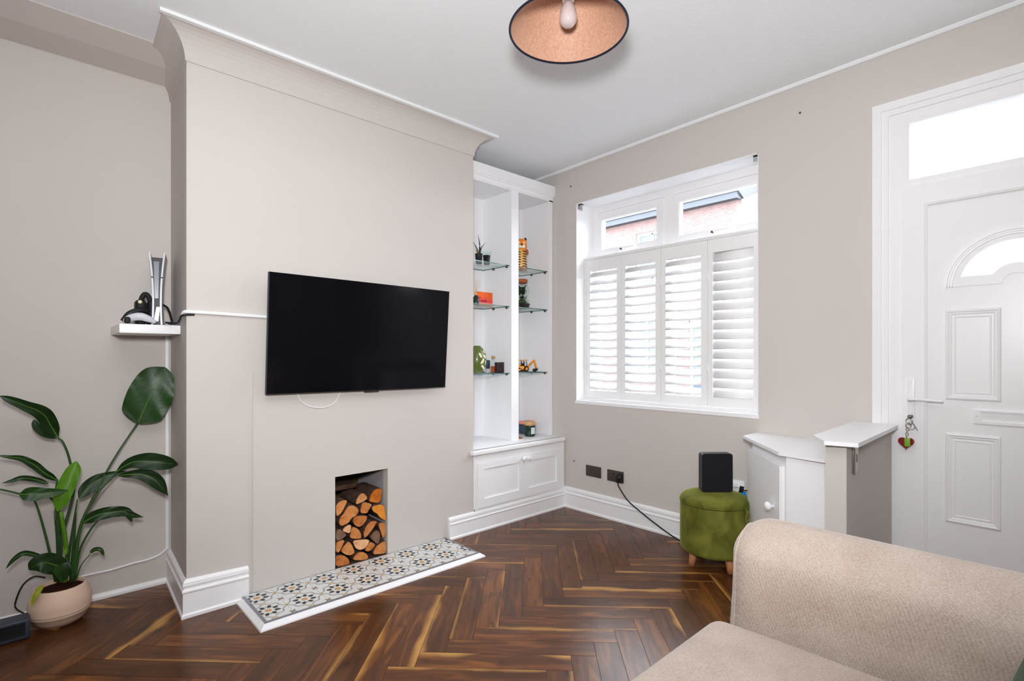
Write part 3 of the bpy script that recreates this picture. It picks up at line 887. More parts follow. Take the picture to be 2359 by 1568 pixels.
for (y0, y1) in ((Y1 + .022, 2.577), (2.635, CY1 - .019)):
    for z in SH:
        m = MB()
        x0, x1 = BX + .004, -2.82
        m.box(x0, x1, y0, y1, z - .006, z)
        for i, f in enumerate(m.f[-6:]): pass
        for q in (2, 3, 4, 5): m.m[q] = 1
        s = build('glass_shelf', m, ['shelf_glass', 'glass_edge'], bc)
        for x in (-2.995, -2.845):
            for (yy, sg) in ((y0, 1), (y1, -1)):
                m = MB().cyl((x, yy - sg * .001, z - .012), (x, yy + sg * .014, z - .012), .006, n=10)
                build('shelf_stud', m, 'brown_metal', s)

# ------------------------------------------------------------------ hearth
hx0, hx1, hy0, hy1 = XB + .006, -2.322, 0.721, 1.888
he = thing('hearth', 'low hearth of white, black and ochre flower tiles with a white edge', 'hearth', (-2.48, 1.3, 0))
m = MB()
pr = [(0, 0), (.025, 0), (.023, .006), (.004, .020), (0, .020)]
m.sweep(pr, ['a', 'b', 'c', 'd'], lambda s, u, v: {'a': (XB + .03, hy0 - u, v), 'b': (hx1 + u, hy0 - u, v), 'c': (hx1 + u, hy1 + u, v), 'd': (XB + .03, hy1 + u, v)}[s])
build('edge_moulding', m, 'white', he)
m = MB()
m.prism([(hx0, hy0), (hx1, hy0), (hx1, hy1), (hx0, hy1)], .004, .023, lambda u, v, d: (u, v, d), holes=[[(hx0 + .0005, hy0 + .013), (hx1 - .013, hy0 + .013), (hx1 - .013, hy1 - .011), (hx0 + .0005, hy1 - .011)]])
build('tile_trim', m, 'trim_grey', he)
def clip(poly, x0, x1, y0, y1):
    for (ax, lim, sg) in ((0, x0, 1), (0, x1, -1), (1, y0, 1), (1, y1, -1)):
        out = []
        for i in range(len(poly)):
            p, q = poly[i], poly[(i + 1) % len(poly)]
            dp, dq = sg * (p[ax] - lim), sg * (q[ax] - lim)
            if dp >= 0: out.append(p)
            if dp * dq < 0:
                t = dp / (dp - dq); out.append((p[0] + (q[0] - p[0]) * t, p[1] + (q[1] - p[1]) * t))
        poly = out
        if not poly: return []
    return poly
m = MB()
tx0, tx1, ty0, ty1 = hx0 + .001, hx1 - .013, hy0 + .013, hy1 - .011
m.box(tx0, tx1, ty0, ty1, .001, .0215, 0)
ZT = .0215
def deco(poly, mi, lift=.0004):
    q = clip(poly, tx0, tx1, ty0, ty1)
    if len(q) >= 3:
        m.add([(x, y, ZT + lift) for x, y in q], [tuple(range(len(q)))], mi)
def ell(cx, cy, a, rx, ry, n=10, sq=0.0):
    o = []
    for i in range(n):
        t = 2 * pi * i / n
        u, v = rx * cos(t) * (1 + sq * cos(t)), ry * sin(t)
        o.append((cx + u * cos(a) - v * sin(a), cy + u * sin(a) + v * cos(a)))
    return o
T = 0.1602
cols = [0.769 + T * i for i in range(-1, 9)]
rows = [-2.750, -2.590, -2.430, -2.270]
for cx in rows:
    for cy in cols:
        deco(ell(cx, cy, 0, .0150, .0150, 12), 4, .0003)
        for q in range(8):
            a_ = q * pi / 4 + pi / 8
            deco(ell(cx + .037 * cos(a_), cy + .037 * sin(a_), a_, .0135, .0092, 10, .15), 1)
            a2 = q * pi / 4
            deco(ell(cx + .036 * cos(a2), cy + .036 * sin(a2), a2, .010, .0022, 6), 3, .0006)
        # wavy octagonal outline
        nn = 64; pts = []
        for q in range(nn):
            a_ = 2 * pi * q / nn
            r_ = .0665 + .0055 * cos(8 * a_) + .0025 * cos(4 * a_)
            pts.append((a_, r_))
        for q in range(nn):
            (a1, r1), (a2, r2) = pts[q], pts[(q + 1) % nn]
            w_ = .0036
            deco([(cx + (r1 - w_) * cos(a1), cy + (r1 - w_) * sin(a1)), (cx + (r1 + w_) * cos(a1), cy + (r1 + w_) * sin(a1)), (cx + (r2 + w_) * cos(a2), cy + (r2 + w_) * sin(a2)), (cx + (r2 - w_) * cos(a2), cy + (r2 - w_) * sin(a2))], 2)
        for q in range(4):
            a_ = q * pi / 2
            deco(ell(cx + .0765 * cos(a_), cy + .0765 * sin(a_), a_, .006, .016, 8), 5, .0007)
        kx, ky = cx + T / 2, cy + T / 2
        for q in range(4):
            a_ = q * pi / 2 + pi / 4
            deco(ell(kx + .010 * cos(a_), ky + .010 * sin(a_), a_, .009, .0045, 8), 6)
        # grout line
        deco([(cx - T / 2, cy + T / 2 - .0006), (cx + T / 2, cy + T / 2 - .0006), (cx + T / 2, cy + T / 2 + .0006), (cx - T / 2, cy + T / 2 + .0006)], 2, .0001)
build('tile_top', m, ['tile_white', 'tile_black', 'tile_grey', 'tile_teal', 'tile_ochre', 'tile_sand', 'tile_brown'], he, recalc=False)

# ------------------------------------------------------------------ split logs in the recess (outlines of the sawn ends, y-z)
def zq(x, y):       # pixel of the recess close-up -> full frame
    return 720 + x / 6.03, 1060 + y / 6.03
LOGS = [
 ([(600,615),(605,560),(640,490),(680,455),(720,460),(765,520),(735,555),(660,590)], 'half-round log lying on top of the stack, long bark side showing, pale sawn end', .02),
 ([(782,575),(800,490),(850,410),(905,390),(968,390),(960,480),(935,592),(860,588)], 'orange quarter log at the top right of the stack, against the recess side', .02),
 ([(318,640),(350,590),(400,560),(450,550),(485,560),(450,630),(420,700),(370,760),(330,780)], 'split log high at the left edge of the recess, below the long bark log', .0),
 ([(362,860),(385,790),(430,740),(460,680),(500,630),(560,622),(620,650),(645,710),(600,770),(540,800),(500,870),(390,920)], 'largest pear-shaped log end near the left of the stack', .0),
 ([(660,735),(670,650),(690,590),(720,578),(830,605),(790,670),(755,740)], 'small chunky log just under the topmost half-round log', .005),
 ([(820,660),(845,630),(900,620),(940,605),(995,630),(1010,720),(1035,840),(975,820),(930,790),(900,740),(840,710)], 'forked wedge log at the right side, just below the orange quarter log', .0),
 ([(555,850),(570,800),(600,772),(760,762),(755,820),(700,900),(640,930),(590,905)], 'bowl-shaped half log in the middle of the stack, flat side up', .0),
 ([(705,1040),(720,960),(760,890),(810,845),(900,840),(870,900),(800,1000),(725,1085)], 'long slanting half log right of centre, leaning right', .0),
 ([(912,900),(930,865),(980,860),(1030,890),(1046,940),(1030,1030),(975,1088),(950,1000)], 'rounded log touching the right side of the recess, below the forked wedge', .005),
 ([(415,975),(440,930),(500,893),(540,900),(520,1015),(450,995)], 'small pale triangular log left of centre, above the grey weathered one', .0),
 ([(322,1010),(345,955),(400,960),(480,1035),(420,1085),(340,1120),(322,1080)], 'grey weathered log end at the left edge of the recess', .015),
 ([(518,1088),(525,1000),(545,920),(600,930),(650,970),(678,1040),(672,1090)], 'quarter log in the middle with an upright left edge', .0),
 ([(795,1070),(830,1010),(880,975),(915,975),(940,1030),(930,1110),(905,1165),(850,1120)], 'brownish triangular log below the slanting half log', .008),
 ([(552,1115),(640,1100),(795,1095),(770,1170),(720,1225),(650,1248),(590,1215)], 'pale half log with flat top, third layer from the bottom', .0),
 ([(322,1150),(380,1110),(445,1105),(420,1170),(365,1285),(322,1270)], 'narrow log wedge at the left edge, second layer from the bottom', .0),
 ([(385,1255),(440,1180),(500,1120),(540,1160),(590,1275),(540,1320),(450,1310)], 'half-moon log at lower left, leaning on the wedge beside it', .004),
 ([(722,1250),(760,1180),(800,1125),(875,1165),(820,1240),(770,1268)], 'small split log between the flat-topped log and the big right corner log', .004),
 ([(840,1310),(850,1240),(900,1180),(970,1130),(1040,1105),(1040,1285),(940,1300)], 'big wedge log in the bottom right corner of the recess', .0),
 ([(318,1485),(318,1330),(380,1312),(450,1325),(500,1370),(515,1430),(490,1475)], 'round log in the bottom left corner of the recess', .0),
 ([(552,1385),(590,1310),(650,1270),(720,1275),(770,1320),(772,1370),(700,1390)], 'half-round log at the bottom centre, standing on the tiles', .0),
]
for i, (pts, lab, back) in enumerate(LOGS):
    X = XB - .008 - back
    P = []
    for (x, y) in pts:
        p = onx(*zq(x, y), X)
        P.append((min(max(p.y, FY0 + .004), FY1 - .004), max(p.z, .0215)))
    cy = sum(p[0] for p in P) / len(P); czz = sum(p[1] for p in P) / len(P)
    P = [(min(max(cy + (p[0] - cy) * 1.02, FY0 + .002), FY1 - .002), max(czz + (p[1] - czz) * 1.02, .0205)) for p in P]
    # round the outline a little
    Q = []
    for k_ in range(len(P)):
        p, q = P[k_], P[(k_ + 1) % len(P)]
        Q.append((p[0] * .78 + q[0] * .22, p[1] * .78 + q[1] * .22)); Q.append((p[0] * .22 + q[0] * .78, p[1] * .22 + q[1] * .78))
    ln_ = .25 if i > 1 else .2
    o = thing('firewood_log', lab, 'log', (X - ln_ / 2, cy, min(p[1] for p in Q)), 'split logs stacked in the fireplace recess')
    m = MB().prism(Q, X - ln_, X, lambda u, v, d: (d, u, v))
    build('bark', m, 'bark', o)
    m = MB().prism([(cy + (p[0] - cy) * .95, czz + (p[1] - czz) * .95) for p in Q], X - .002, X + .002, lambda u, v, d: (d, u, v))
    cm = next((k for w, k in (('pale sawn', 'cut_pale'), ('small pale', 'cut_pale'), ('pale half', 'cut_pale'), ('grey weathered log end', 'cut_grey'), ('orange', 'cut_orange'), ('brownish', 'cut_grey')) if w in lab), 'cut')
    build('sawn_face', m, cm, o)
# loose bark piece at the back top of the stack
m = MB().rbox((XB - .3, FY0 + .02, .395), (XB - .13, FY0 + .19, .425), .012, 3)
tag(build('bark_slab', m, 'bark', None, (XB - .2, FY0 + .1, .4)), 'brown bark slab lying at the back on top of the log stack', 'log')

# ------------------------------------------------------------------ television
tv = thing('television', 'black flat-screen television mounted on the chimney breast above the fireplace', 'television', (-2.6, 1.335, .965))
ty0_, ty1_ = 0.8155, 1.8485
zb0, zt0 = 0.968, 1.548
xb_, xt_ = -2.604, -2.560
roll = -0.0065
def tvp(u, v, d):      # u along y, v 0..1 up, d out of the screen
    return (xb_ + (xt_ - xb_) * v + d, u, zb0 + (zt0 - zb0) * v + roll * (u - ty0_))
m = MB()
m.prism([(ty0_, 0), (ty1_, 0), (ty1_, 1), (ty0_, 1)], -.022, -.001, tvp)
m.prism([(ty0_ + .12, .12), (ty1_ - .12, .12), (ty1_ - .12, .7), (ty0_ + .12, .7)], -.045, -.02, tvp)
tb = build('casing', m, 'black', tv)
m = MB().prism([(ty0_ + .002, .006), (ty1_ - .002, .006), (ty1_ - .002, .997), (ty0_ + .002, .997)], -.002, .001, tvp)
build('screen', m, 'screen', tv)
m = MB().prism([(1.32, -.012), (1.402, -.012), (1.402, .004), (1.32, .004)], -.012, .0005, tvp)
eb = build('sensor_bar', m, 'black', tv)
m = MB().prism([(1.356, -.009), (1.368, -.009), (1.368, -.003), (1.356, -.003)], 0, .0015, tvp)
build('standby_light', m, 'red', eb)
m = MB(); m.box(XB + .001, -2.635, 1.2, 1.46, 1.12, 1.4)
build('wall_mount', m, 'black', tv)
# white loop of aerial cable below
c = [onx(684, 900, XB + .012), onx(692, 921, XB + .012), onx(710, 934, XB + .012), onx(738, 939, XB + .012), onx(762, 933, XB + .012), onx(776, 921, XB + .012), onx(785, 900, XB + .012)]
tag(build('hanging_cable', MB().tube(c, .0024, 8), 'white', None, (XB + .012, 1.1, .88)), 'thin white cable loop hanging below the television', 'cable')
# white trunking from shelf to television
tr = thing('cable_trunking', 'white cable trunking running across the chimney breast to the television', 'trunking', (XB + .006, .67, 1.34))
c = [(XB - .02, Y0 - .012, 1.334), (XB + .002, Y0 - .008, 1.345), (XB + .010, Y0 + .012, 1.347), (XB + .009, .6, 1.346), (XB + .009, .72, 1.343), (XB + .009, .86, 1.340)]
build('cover', MB().tube(c, .0085, 8), 'white', tr)
c = [(-2.78, .44, 1.302), (-2.75, .477, 1.300), (-2.71, .482, 1.315), (-2.68, .482, 1.327), (XB + .004, .491, 1.332), (XB + .006, .53, 1.336)]
build('black_cable', MB().tube(c, .0045, 8), 'black', tr)

# ------------------------------------------------------------------ floating shelf and what stands on it
SZ = 1.292
m = MB().rbox((XA + .0, .275, 1.252), (-2.80, .502, SZ), .002, 2)
tag(build('floating_shelf', m, 'white', None, (-2.97, .39, 1.252)), 'short white floating shelf in the left alcove holding the games console', 'shelf')
# games console, upright: dark core between two flared pale plates
cxy = onx(372, 745, -2.86); cy = cxy.y
gc = thing('games_console', 'upright games console with flared pale side plates and dark top, on the shelf', 'console', (-2.95, cy, SZ))
Hc = .332
def plate_y(t):      # half width at height t: waist at mid height
    return .017 + .013 * (2 * t - .72) ** 2 / (1.28 ** 2) + .003 * t
m = MB()
n = 16
core = [(-plate_y(t) + .004, SZ + .012 + t * (Hc - .03)) for t in [k_ / n for k_ in range(n + 1)]] + [(plate_y(t) - .004, SZ + .012 + t * (Hc - .03)) for t in [1 - k_ / n for k_ in range(n + 1)]]
m.prism(core, -3.06, -2.875, lambda u, v, d: (d, cy + u, v))
build('core', m, 'black', gc)
m = MB().prism([(-.009, SZ + .125), (.005, SZ + .125), (.008, SZ + .295), (-.013, SZ + .295)], -2.876, -2.866, lambda u, v, d: (d, cy + u, v))
build('front_fin', m, 'console_core', gc)
for s in (-1, 1):
    m = MB()
    pl = [(s * (plate_y(t)), SZ + .004 + t * Hc) for t in [k_ / n for k_ in range(n + 1)]]
    pl2 = [(s * (plate_y(t) - .007), SZ + .004 + t * Hc) for t in [1 - k_ / n for k_ in range(n + 1)]]
    m.prism(pl + pl2, -3.08, -2.862, lambda u, v, d: (d, cy + u, v))
    pp = build('side_plate', m, 'console_white', gc)
    m = MB().box(-2.864, -2.861, cy + s * (plate_y(.62) - .004) - .006, cy + s * (plate_y(.62) - .004) + .006, SZ + .218, SZ + .224)
    build('clip', m, 'black', pp)
m = MB().box(-3.04, -2.88, cy - .026, cy + .026, SZ + .0, SZ + .012)
build('stand', m, 'black', gc)
m = MB().prism([(-.012, SZ + .02), (.004, SZ + .02), (.011, SZ + .085), (-.002, SZ + .085)], -2.876, -2.868, lambda u, v, d: (d, cy + u, v))
build('glare_patch', m, 'chrome', gc)  # bright steel patch added to stand for the glare on the core
gc.rotation_euler.z = radians(-11)
# headset resting behind
hs = thing('headset', 'black headset leaning against the left side of the console', 'headset', (-2.96, .36, SZ))
hy = onx(338, 745, -2.9).y
m = MB()
arcp = [(-2.92 - .015 * sin(a_), hy - .012 + .036 * -cos(a_) * .55 + .012, SZ + .085 + .062 * sin(a_)) for a_ in [pi * k_ / 8 for k_ in range(9)]]
m.tube(arcp, .011, 8)
build('headband', m, 'black_soft', hs)
for yy in (hy - .022, hy + .024):
    m = MB().rbox((-2.955, yy - .021, SZ), (-2.885, yy + .021, SZ + .118), .017, 4)
    build('ear_cup', m, 'black_soft', hs)
m = MB().cyl((-2.885, hy - .028, SZ + .105), (-2.875, hy - .028, SZ + .105), .008, n=10)
build('badge', m, 'cream', hs)
# controller
g2 = thing('game_controller', 'pale game controller with dark grips lying at the left end of the shelf', 'controller', (-2.85, .33, SZ))
cy0, cy1 = onx(284, 740, -2.83).y, onx(362, 740, -2.83).y
m = MB()
pth = [(-2.87, cy0 + .012, SZ + .018), (-2.845, cy0 + .03, SZ + .030), (-2.835, (cy0 + cy1) / 2, SZ + .036), (-2.835, cy1 - .03, SZ + .026), (-2.84, cy1 - .006, SZ + .014)]
m.tube(pth, lambda t: .012 + .010 * sin(pi * min(1, t * 1.05)), 12, flat=.8)
build('shell', m, 'controller', g2)
m = MB().tube([(-2.885, cy0 + .006, SZ + .014), (-2.885, cy0 + .03, SZ + .05), (-2.89, cy0 + .07, SZ + .068), (-2.9, cy0 + .10, SZ + .066)], .014, 10)
build('charging_cradle', m, 'black', g2)
m = MB().rbox((-2.85, cy0 + .004, SZ + .004), (-2.822, cy0 + .026, SZ + .032), .008, 3)
build('grip', m, 'black_soft', g2)
# cables behind
c = [onx(392, 678, -2.93), onx(402, 705, -2.9), onx(410, 735, -2.86), onx(424, 722, -2.76)]
tag(build('console_cable', MB().tube([(-3.0, .465, 1.40), (-2.96, .478, 1.38), (-2.90, .482, 1.33), (-2.86, .478, 1.304), (-2.82, .462, 1.30), (-2.79, .45, 1.302)], .005, 8), 'black', None, (-2.9, .47, SZ)), 'black cable drooping behind the right side of the console', 'cable')

# ------------------------------------------------------------------ alcove cabling
m = MB().rbox((XA, Y0 - .006, .17), (XA + .014, Y0 + .010, 1.25), .003, 2)
tag(build('cable_trunking', m, 'white', None, (XA, .5, .17)), 'vertical white cable trunking in the alcove corner below the shelf', 'trunking')
c = [(XA + .010, .498, .172), (XA + .008, .47, .150), (XA + .008, .42, .138), (XA + .008, .36, .136), (XA + .008, .28, .128), (XA + .008, .19, .128), (XA + .008, .08, .124)]
tag(build('white_cable', MB().tube(c, .0052, 8), 'white', None, (XA + .01, .3, .13)), 'white cable sagging along the alcove wall to the plant pot', 'cable')
c = [onx(104, 1330, -3.07), onx(78, 1328, -3.07), onx(52, 1348, -3.1), onx(36, 1385, -3.12), onx(38, 1402, -3.12), onx(62, 1416, -3.11)]
tag(build('black_cable', MB().tube(c, .0032, 8), 'black_soft', None, (-3.1, -.05, .03)), 'thin dark cable looping down left of the plant pot', 'cable')
sb = thing('slate_box', 'dark slate plastic box on the floor in the left corner beside the plant pot', 'box', (-2.93, -.13, 0))
m = MB().rbox((-2.965, -.26, .004), (-2.885, -.008, .084), .008, 3)
build('housing', m, 'slate_box', sb)
m = MB().rbox((-2.962, -.256, 0), (-2.89, -.012, .010), .003, 2); 
build('base', m, 'black', sb)
m = MB().box(-2.8855, -2.8835, -.245, -.022, .02, .072)
build('front_panel', m, 'screen', sb)

# ------------------------------------------------------------------ potted plant
PC = Vector((-2.985, .088, 0))
pl = thing('potted_plant', 'tall leafy bird of paradise plant in a blush ceramic pot on the floor', 'plant', PC)
prof = [(.055, 0), (.072, .004), (.092, .026), (.101, .046), (.1035, .048), (.1045, .052), (.1035, .056), (.1055, .058), (.1065, .063), (.1055, .068), (.108, .085), (.106, .105), (.099, .13), (.090, .152), (.087, .160), (.083, .1605), (.081, .152), (.080, .14), (.001, .139)]
pot = build('pot', MB().lathe(PC, prof, 48, cap=False), 'pot', pl)
build('soil', MB().lathe(PC + Vector((0, 0, .12)), [(.083, 0), (.083, .024), (.05, .031), (.001, .034)], 32), 'soil', pl)

def leaf3(name, mid, hw, xs_, mat, fold=.25, tilt=0.0, ribmat='rib', wav=.06):
    """leaf blade: midrib through picture points on planes x = xs_, half widths in pixels"""
    P = [onx(p[0], p[1], x) for p, x in zip(mid, xs_)]
    Wd = []
    for (p, x, h) in zip(mid, xs_, hw):
        a0 = onx(p[0], p[1], x); a1 = onx(p[0] + 1, p[1], x); Wd.append(h * (a1 - a0).length * .93)
    pts = smooth_path(P, 5)
    m_ = len(pts)
    ws = []
    for i in range(m_):
        t = i / (m_ - 1) * (len(Wd) - 1); k_ = min(int(t), len(Wd) - 2); ws.append(Wd[k_] + (Wd[k_ + 1] - Wd[k_]) * (t - k_))
    # rounded base and tip
    for _ in range(3):
        ws = [ws[0]] + [(ws[i - 1] + 2 * ws[i] + ws[i + 1]) / 4 for i in range(1, m_ - 1)] + [ws[-1]]
    for i in range(m_):
        t = i / (m_ - 1)
        ws[i] *= min(1, sqrt(max(t, .004) / .13)) * min(1, sqrt(max(1 - t, .002) / .12))
    mb = MB(); verts = []; faces = []
    K = 5
    for i, p in enumerate(pts):
        d = (pts[min(i + 1, m_ - 1)] - pts[max(i - 1, 0)]).normalized()
        view = (EYE - p).normalized()
        s = d.cross(view).normalized()
        nrm = s.cross(d).normalized()
        if nrm.dot(view) < 0: nrm = -nrm
        for j in range(-K, K + 1):
            q = j / K
            lift = fold * abs(q) ** 1.3 * ws[i] + tilt * q * ws[i] + wav * ws[i] * sin(i * .9 + j)* abs(q)
            verts.append(p + s * q * ws[i] * cos(fold * .8) + nrm * lift)
    n_ = 2 * K + 1
    for i in range(m_ - 1):
        for j in range(n_ - 1):
            faces.append((i * n_ + j, i * n_ + j + 1, (i + 1) * n_ + j + 1, (i + 1) * n_ + j))
    mb.add(verts, faces, 0, True)
    # thin underside so that the blade has thickness
    back = []
    for i, p in enumerate(pts):
        for j in range(n_):
            v0 = Vector(verts[i * n_ + j]); vw = (EYE - v0).normalized()
            back.append(v0 - vw * .0012)
    mb.add(back, [tuple(reversed(f)) for f in faces], 0, True)
    o = build(name, mb, mat, pl, recalc=False)
    if ribmat:
        rb = MB().tube([p + (EYE - p).normalized() * .001 for p in pts[::3]], lambda t:   .0020 * (1 - .75 * t), 6)
        build('midrib', rb, ribmat, o)
    return o
def stem(pts, xs_, r0, r1, mat='stem'):
    P = [onx(p[0], p[1], x) for p, x in zip(pts, xs_)]
    build('stem', MB().tube(P, lambda t: r0 + (r1 - r0) * t, 8), mat, pl)
xc = PC.x
# stems first
stem([(163, 1338), (185, 1215), (250, 1078), (318, 972)], [xc + .03, xc + .02, xc - .03, -3.06], .006, .0036)
stem([(168, 1338), (185, 1215), (222, 1140), (266, 1092)], [xc + .05, xc + .06, xc + .05, xc + .04], .008, .004)
stem([(172, 1335), (185, 1265), (212, 1215), (236, 1190)], [xc + .05, xc + .06, xc + .07, xc + .07], .0055, .003)
stem([(176, 1332), (188, 1300), (208, 1276)], [xc + .06, xc + .06, xc + .05], .003, .002)
stem([(140, 1338), (143, 1240), (170, 1130), (161, 1062), (146, 1020), (133, 1008)], [xc, xc - .02, xc - .03, xc - .03, xc - .02, xc - .02], .007, .0032)
stem([(128, 1338), (114, 1270), (96, 1200), (82, 1158), (70, 1146)], [xc + .04, xc + .06, xc + .07, xc + .08, xc + .08], .0055, .003)
stem([(138, 1338), (135, 1230), (128, 1150), (132, 1104)], [xc + .0, xc + .0, xc, xc], .007, .0036)
stem([(135, 1338), (140, 1200), (115, 1145), (60, 1140), (0, 1127), (-40, 1128)], [xc - .03, xc - .03, xc - .02, xc, xc, xc + .02], .006, .003)
stem([(150, 1340), (152, 1260), (140, 1178)], [xc + .05, xc + .05, xc + .05], .009, .007, 'leaf_young')
stem([(165, 1340), (170, 1250), (176, 1180)], [xc + .06, xc + .05, xc + .04], .009, .0012, 'leaf_mid')
stem([(135, 1340), (132, 1250), (124, 1175)], [xc + .05, xc + .05, xc + .05], .008, .0012, 'leaf_mid')
stem([(150, 1338), (164, 1240), (178, 1150)], [xc + .0, xc + .0, xc], .007, .0025)
# blades
leaf3('leaf', [(318, 974), (333, 940), (349, 905), (365, 872), (381, 846)], [46, 56, 58, 50, 24], [-3.06, -3.05, -3.04, -3.04, -3.05], 'leaf_mid', .12)
leaf3('leaf', [(266, 1088), (300, 1066), (340, 1062), (380, 1066), (412, 1070)], [5, 16, 27, 22, 5], [xc + .04, xc + .06, xc + .08, xc + .09, xc + .08], 'leaf', .3)
leaf3('leaf', [(272, 1096), (300, 1092), (335, 1094), (362, 1110), (387, 1141)], [5, 10, 20, 20, 4], [xc + .03, xc + .06, xc + .07, xc + .08, xc + .08], 'leaf', .3)
leaf3('leaf', [(182, 1150), (200, 1126), (225, 1106), (255, 1094), (292, 1084)], [8, 22, 20, 11, 3], [xc + .0, xc - .01, xc - .02, xc - .02, xc - .02], 'leaf', .2)
leaf3('leaf', [(190, 1205), (215, 1190), (250, 1180), (285, 1178), (306, 1186), (331, 1191)], [10, 18, 18, 15, 8, 2], [xc + .06, xc + .07, xc + .08, xc + .08, xc + .08, xc + .07], 'leaf', .3, wav=.15)
leaf3('leaf', [(290, 1180), (298, 1190), (304, 1202)], [8, 7, 2], [xc + .082, xc + .085, xc + .085], 'leaf', .2, ribmat=None)
leaf3('leaf', [(207, 1274), (218, 1265), (232, 1266), (240, 1280)], [4, 6, 6, 2], [xc + .05, xc + .06, xc + .07, xc + .07], 'leaf', .2)
leaf3('leaf', [(135, 1010), (118, 982), (98, 952), (60, 935), (25, 921), (-4, 911)], [4, 22, 24, 17, 13, 4], [xc - .02, xc - .01, xc + .02, xc + .04, xc + .05, xc + .05], 'leaf', .25, tilt=.1)
leaf3('leaf', [(130, 1010), (105, 1000), (86, 984), (78, 966)], [3, 11, 13, 7], [xc - .01, xc + .01, xc + .02, xc + .02], 'leaf', .2, ribmat=None)
leaf3('leaf', [(132, 1106), (104, 1090), (78, 1070), (50, 1056), (20, 1052), (-6, 1049)], [10, 11, 13, 10, 6, 3], [xc, xc + .02, xc + .03, xc + .04, xc + .05, xc + .05], 'leaf', .25, wav=.2)
leaf3('leaf', [(112, 1114), (80, 1104), (50, 1101), (25, 1108), (3, 1113)], [7, 9, 9, 6, 1], [xc - .03, xc - .03, xc - .02, xc - .02, xc - .02], 'leaf', .2)
leaf3('leaf', [(44, 1139), (65, 1138), (90, 1137), (125, 1134), (159, 1128)], [10, 24, 22, 13, 1], [xc + .09, xc + .1, xc + .1, xc + .1, xc + .09], 'leaf_mid', .2)
leaf3('leaf', [(133, 1178), (143, 1145), (156, 1112), (168, 1085), (176, 1062)], [10, 24, 25, 22, 9], [xc + .05, xc + .05, xc + .04, xc + .03, xc + .02], 'leaf_young', .35)
leaf3('leaf', [(108, 1288), (85, 1279), (55, 1274), (32, 1288), (13, 1310)], [3, 7, 9, 7, 2], [xc + .04, xc + .05, xc + .06, xc + .06, xc + .06], 'leaf', .3)
leaf3('leaf', [(150, 1318), (128, 1302), (105, 1296), (84, 1300), (66, 1312)], [14, 30, 32, 26, 8], [xc + .06, xc + .08, xc + .09, xc + .09, xc + .08], 'leaf', .2)
leaf3('leaf', [(146, 1340), (135, 1318), (128, 1298)], [4, 12, 10], [xc + .07, xc + .08, xc + .08], 'leaf_mid', .2, ribmat=None)
leaf3('leaf', [(150, 1335), (152, 1310), (150, 1285)], [6, 14, 8], [xc + .075, xc + .08, xc + .07], 'leaf', .2, ribmat=None)
leaf3('leaf', [(98, 1348), (85, 1366), (72, 1394)], [6, 9, 3], [xc + .088, xc + .108, xc + .115], 'yellow_leaf', .3, ribmat=None)

# ------------------------------------------------------------------ pendant lamp
LC = Vector((-1.212, 1.388, 0))
lp = thing('pendant_lamp', 'cone shaped pendant lamp with a dark rim and copper lining hanging from the ceiling', 'lamp', LC + Vector((0, 0, 2.30)))
R_, Z0_, Z1_ = .206, 2.300, 2.480
RT_ = .058
m = MB()
m.lathe(LC, [(R_ + .002, Z0_), (RT_ + .002, Z1_)], 72, cap=False)
build('shade', m, 'navy', lp)
m = MB().lathe(LC, [(R_ - .002, Z0_ + .001), (RT_ - .002, Z1_ - .001)], 72, cap=False)
build('shade_lining', m, 'lining', lp)
m = MB(); ring(m, LC + Vector((0, 0, Z0_)), R_, .0045, (0.0001, 0, 1), 72)
build('rim', m, 'navy', lp)
m = MB(); ring(m, LC + Vector((0, 0, Z1_)), RT_, .0035, (0.0001, 0, 1), 72)
build('rim', m, 'navy', lp)
m = MB().lathe(LC, [(.004, 2.313), (.019, 2.316), (.028, 2.327), (.0315, 2.344), (.029, 2.364), (.021, 2.384), (.0165, 2.396), (.016, 2.408)], 28)
build('bulb', m, 'bulb', lp)
m = MB().lathe(LC, [(.0195, 2.398), (.0215, 2.404), (.0215, 2.44), (.012, 2.455)], 24)
hol = build('lamp_holder', m, 'white', lp)
m = MB()
for q in range(3):
    a_ = q * 2 * pi / 3 + .4
    m.cyl(LC + Vector((.018 * cos(a_), .018 * sin(a_), 2.43)), LC + Vector((RT_ * cos(a_), RT_ * sin(a_), Z1_ - .006)), .0018, n=6)
build('spider', m, 'white', lp)
zt = zc(LC.x)
m = MB().cyl(LC + Vector((0, 0, 2.43)), LC + Vector((0, 0, zt - .02)), .0035, n=8)
build('flex', m, 'white', lp)
m = MB().lathe(LC, [(.046, zt), (.046, zt - .008), (.03, zt - .022), (.008, zt - .026)], 28)
build('ceiling_rose', m, 'white', lp)

# ------------------------------------------------------------------ pouf stool, black box, sockets and leads
PO = Vector((-1.358, 2.785, 0)); pr_ = .183
pf = thing('storage_pouf', 'round olive green velvet storage pouf with short wooden legs by the window wall', 'stool', PO)
m = MB().lathe(PO, [(.10, .078), (pr_ - .012, .080), (pr_ - .003, .088), (pr_, .10), (pr_ + .001, .2), (pr_, .338), (pr_ - .004, .343), (.1, .343)], 64)
build('drum', m, 'velvet', pf)
m = MB().lathe(PO, [(.1, .344), (pr_ - .004, .345), (pr_ + .001, .350), (pr_ + .002, .358), (pr_ - .004, .371), (pr_ - .02, .383), (pr_ - .06, .394), (.07, .400), (.001, .402)], 64)
lid = build('lid', m, 'velvet', pf)
m = MB(); ring(m, PO + Vector((0, 0, .349)), pr_ + .0005, .004, (.0001, 0, 1), 64)
build('piping', m, 'velvet', lid)
ap = Vector((.985, -.17, 0)).normalized(); sd = Vector((-ap.y, ap.x, 0))
b0 = PO + ap * (pr_ + .004)
m = MB()
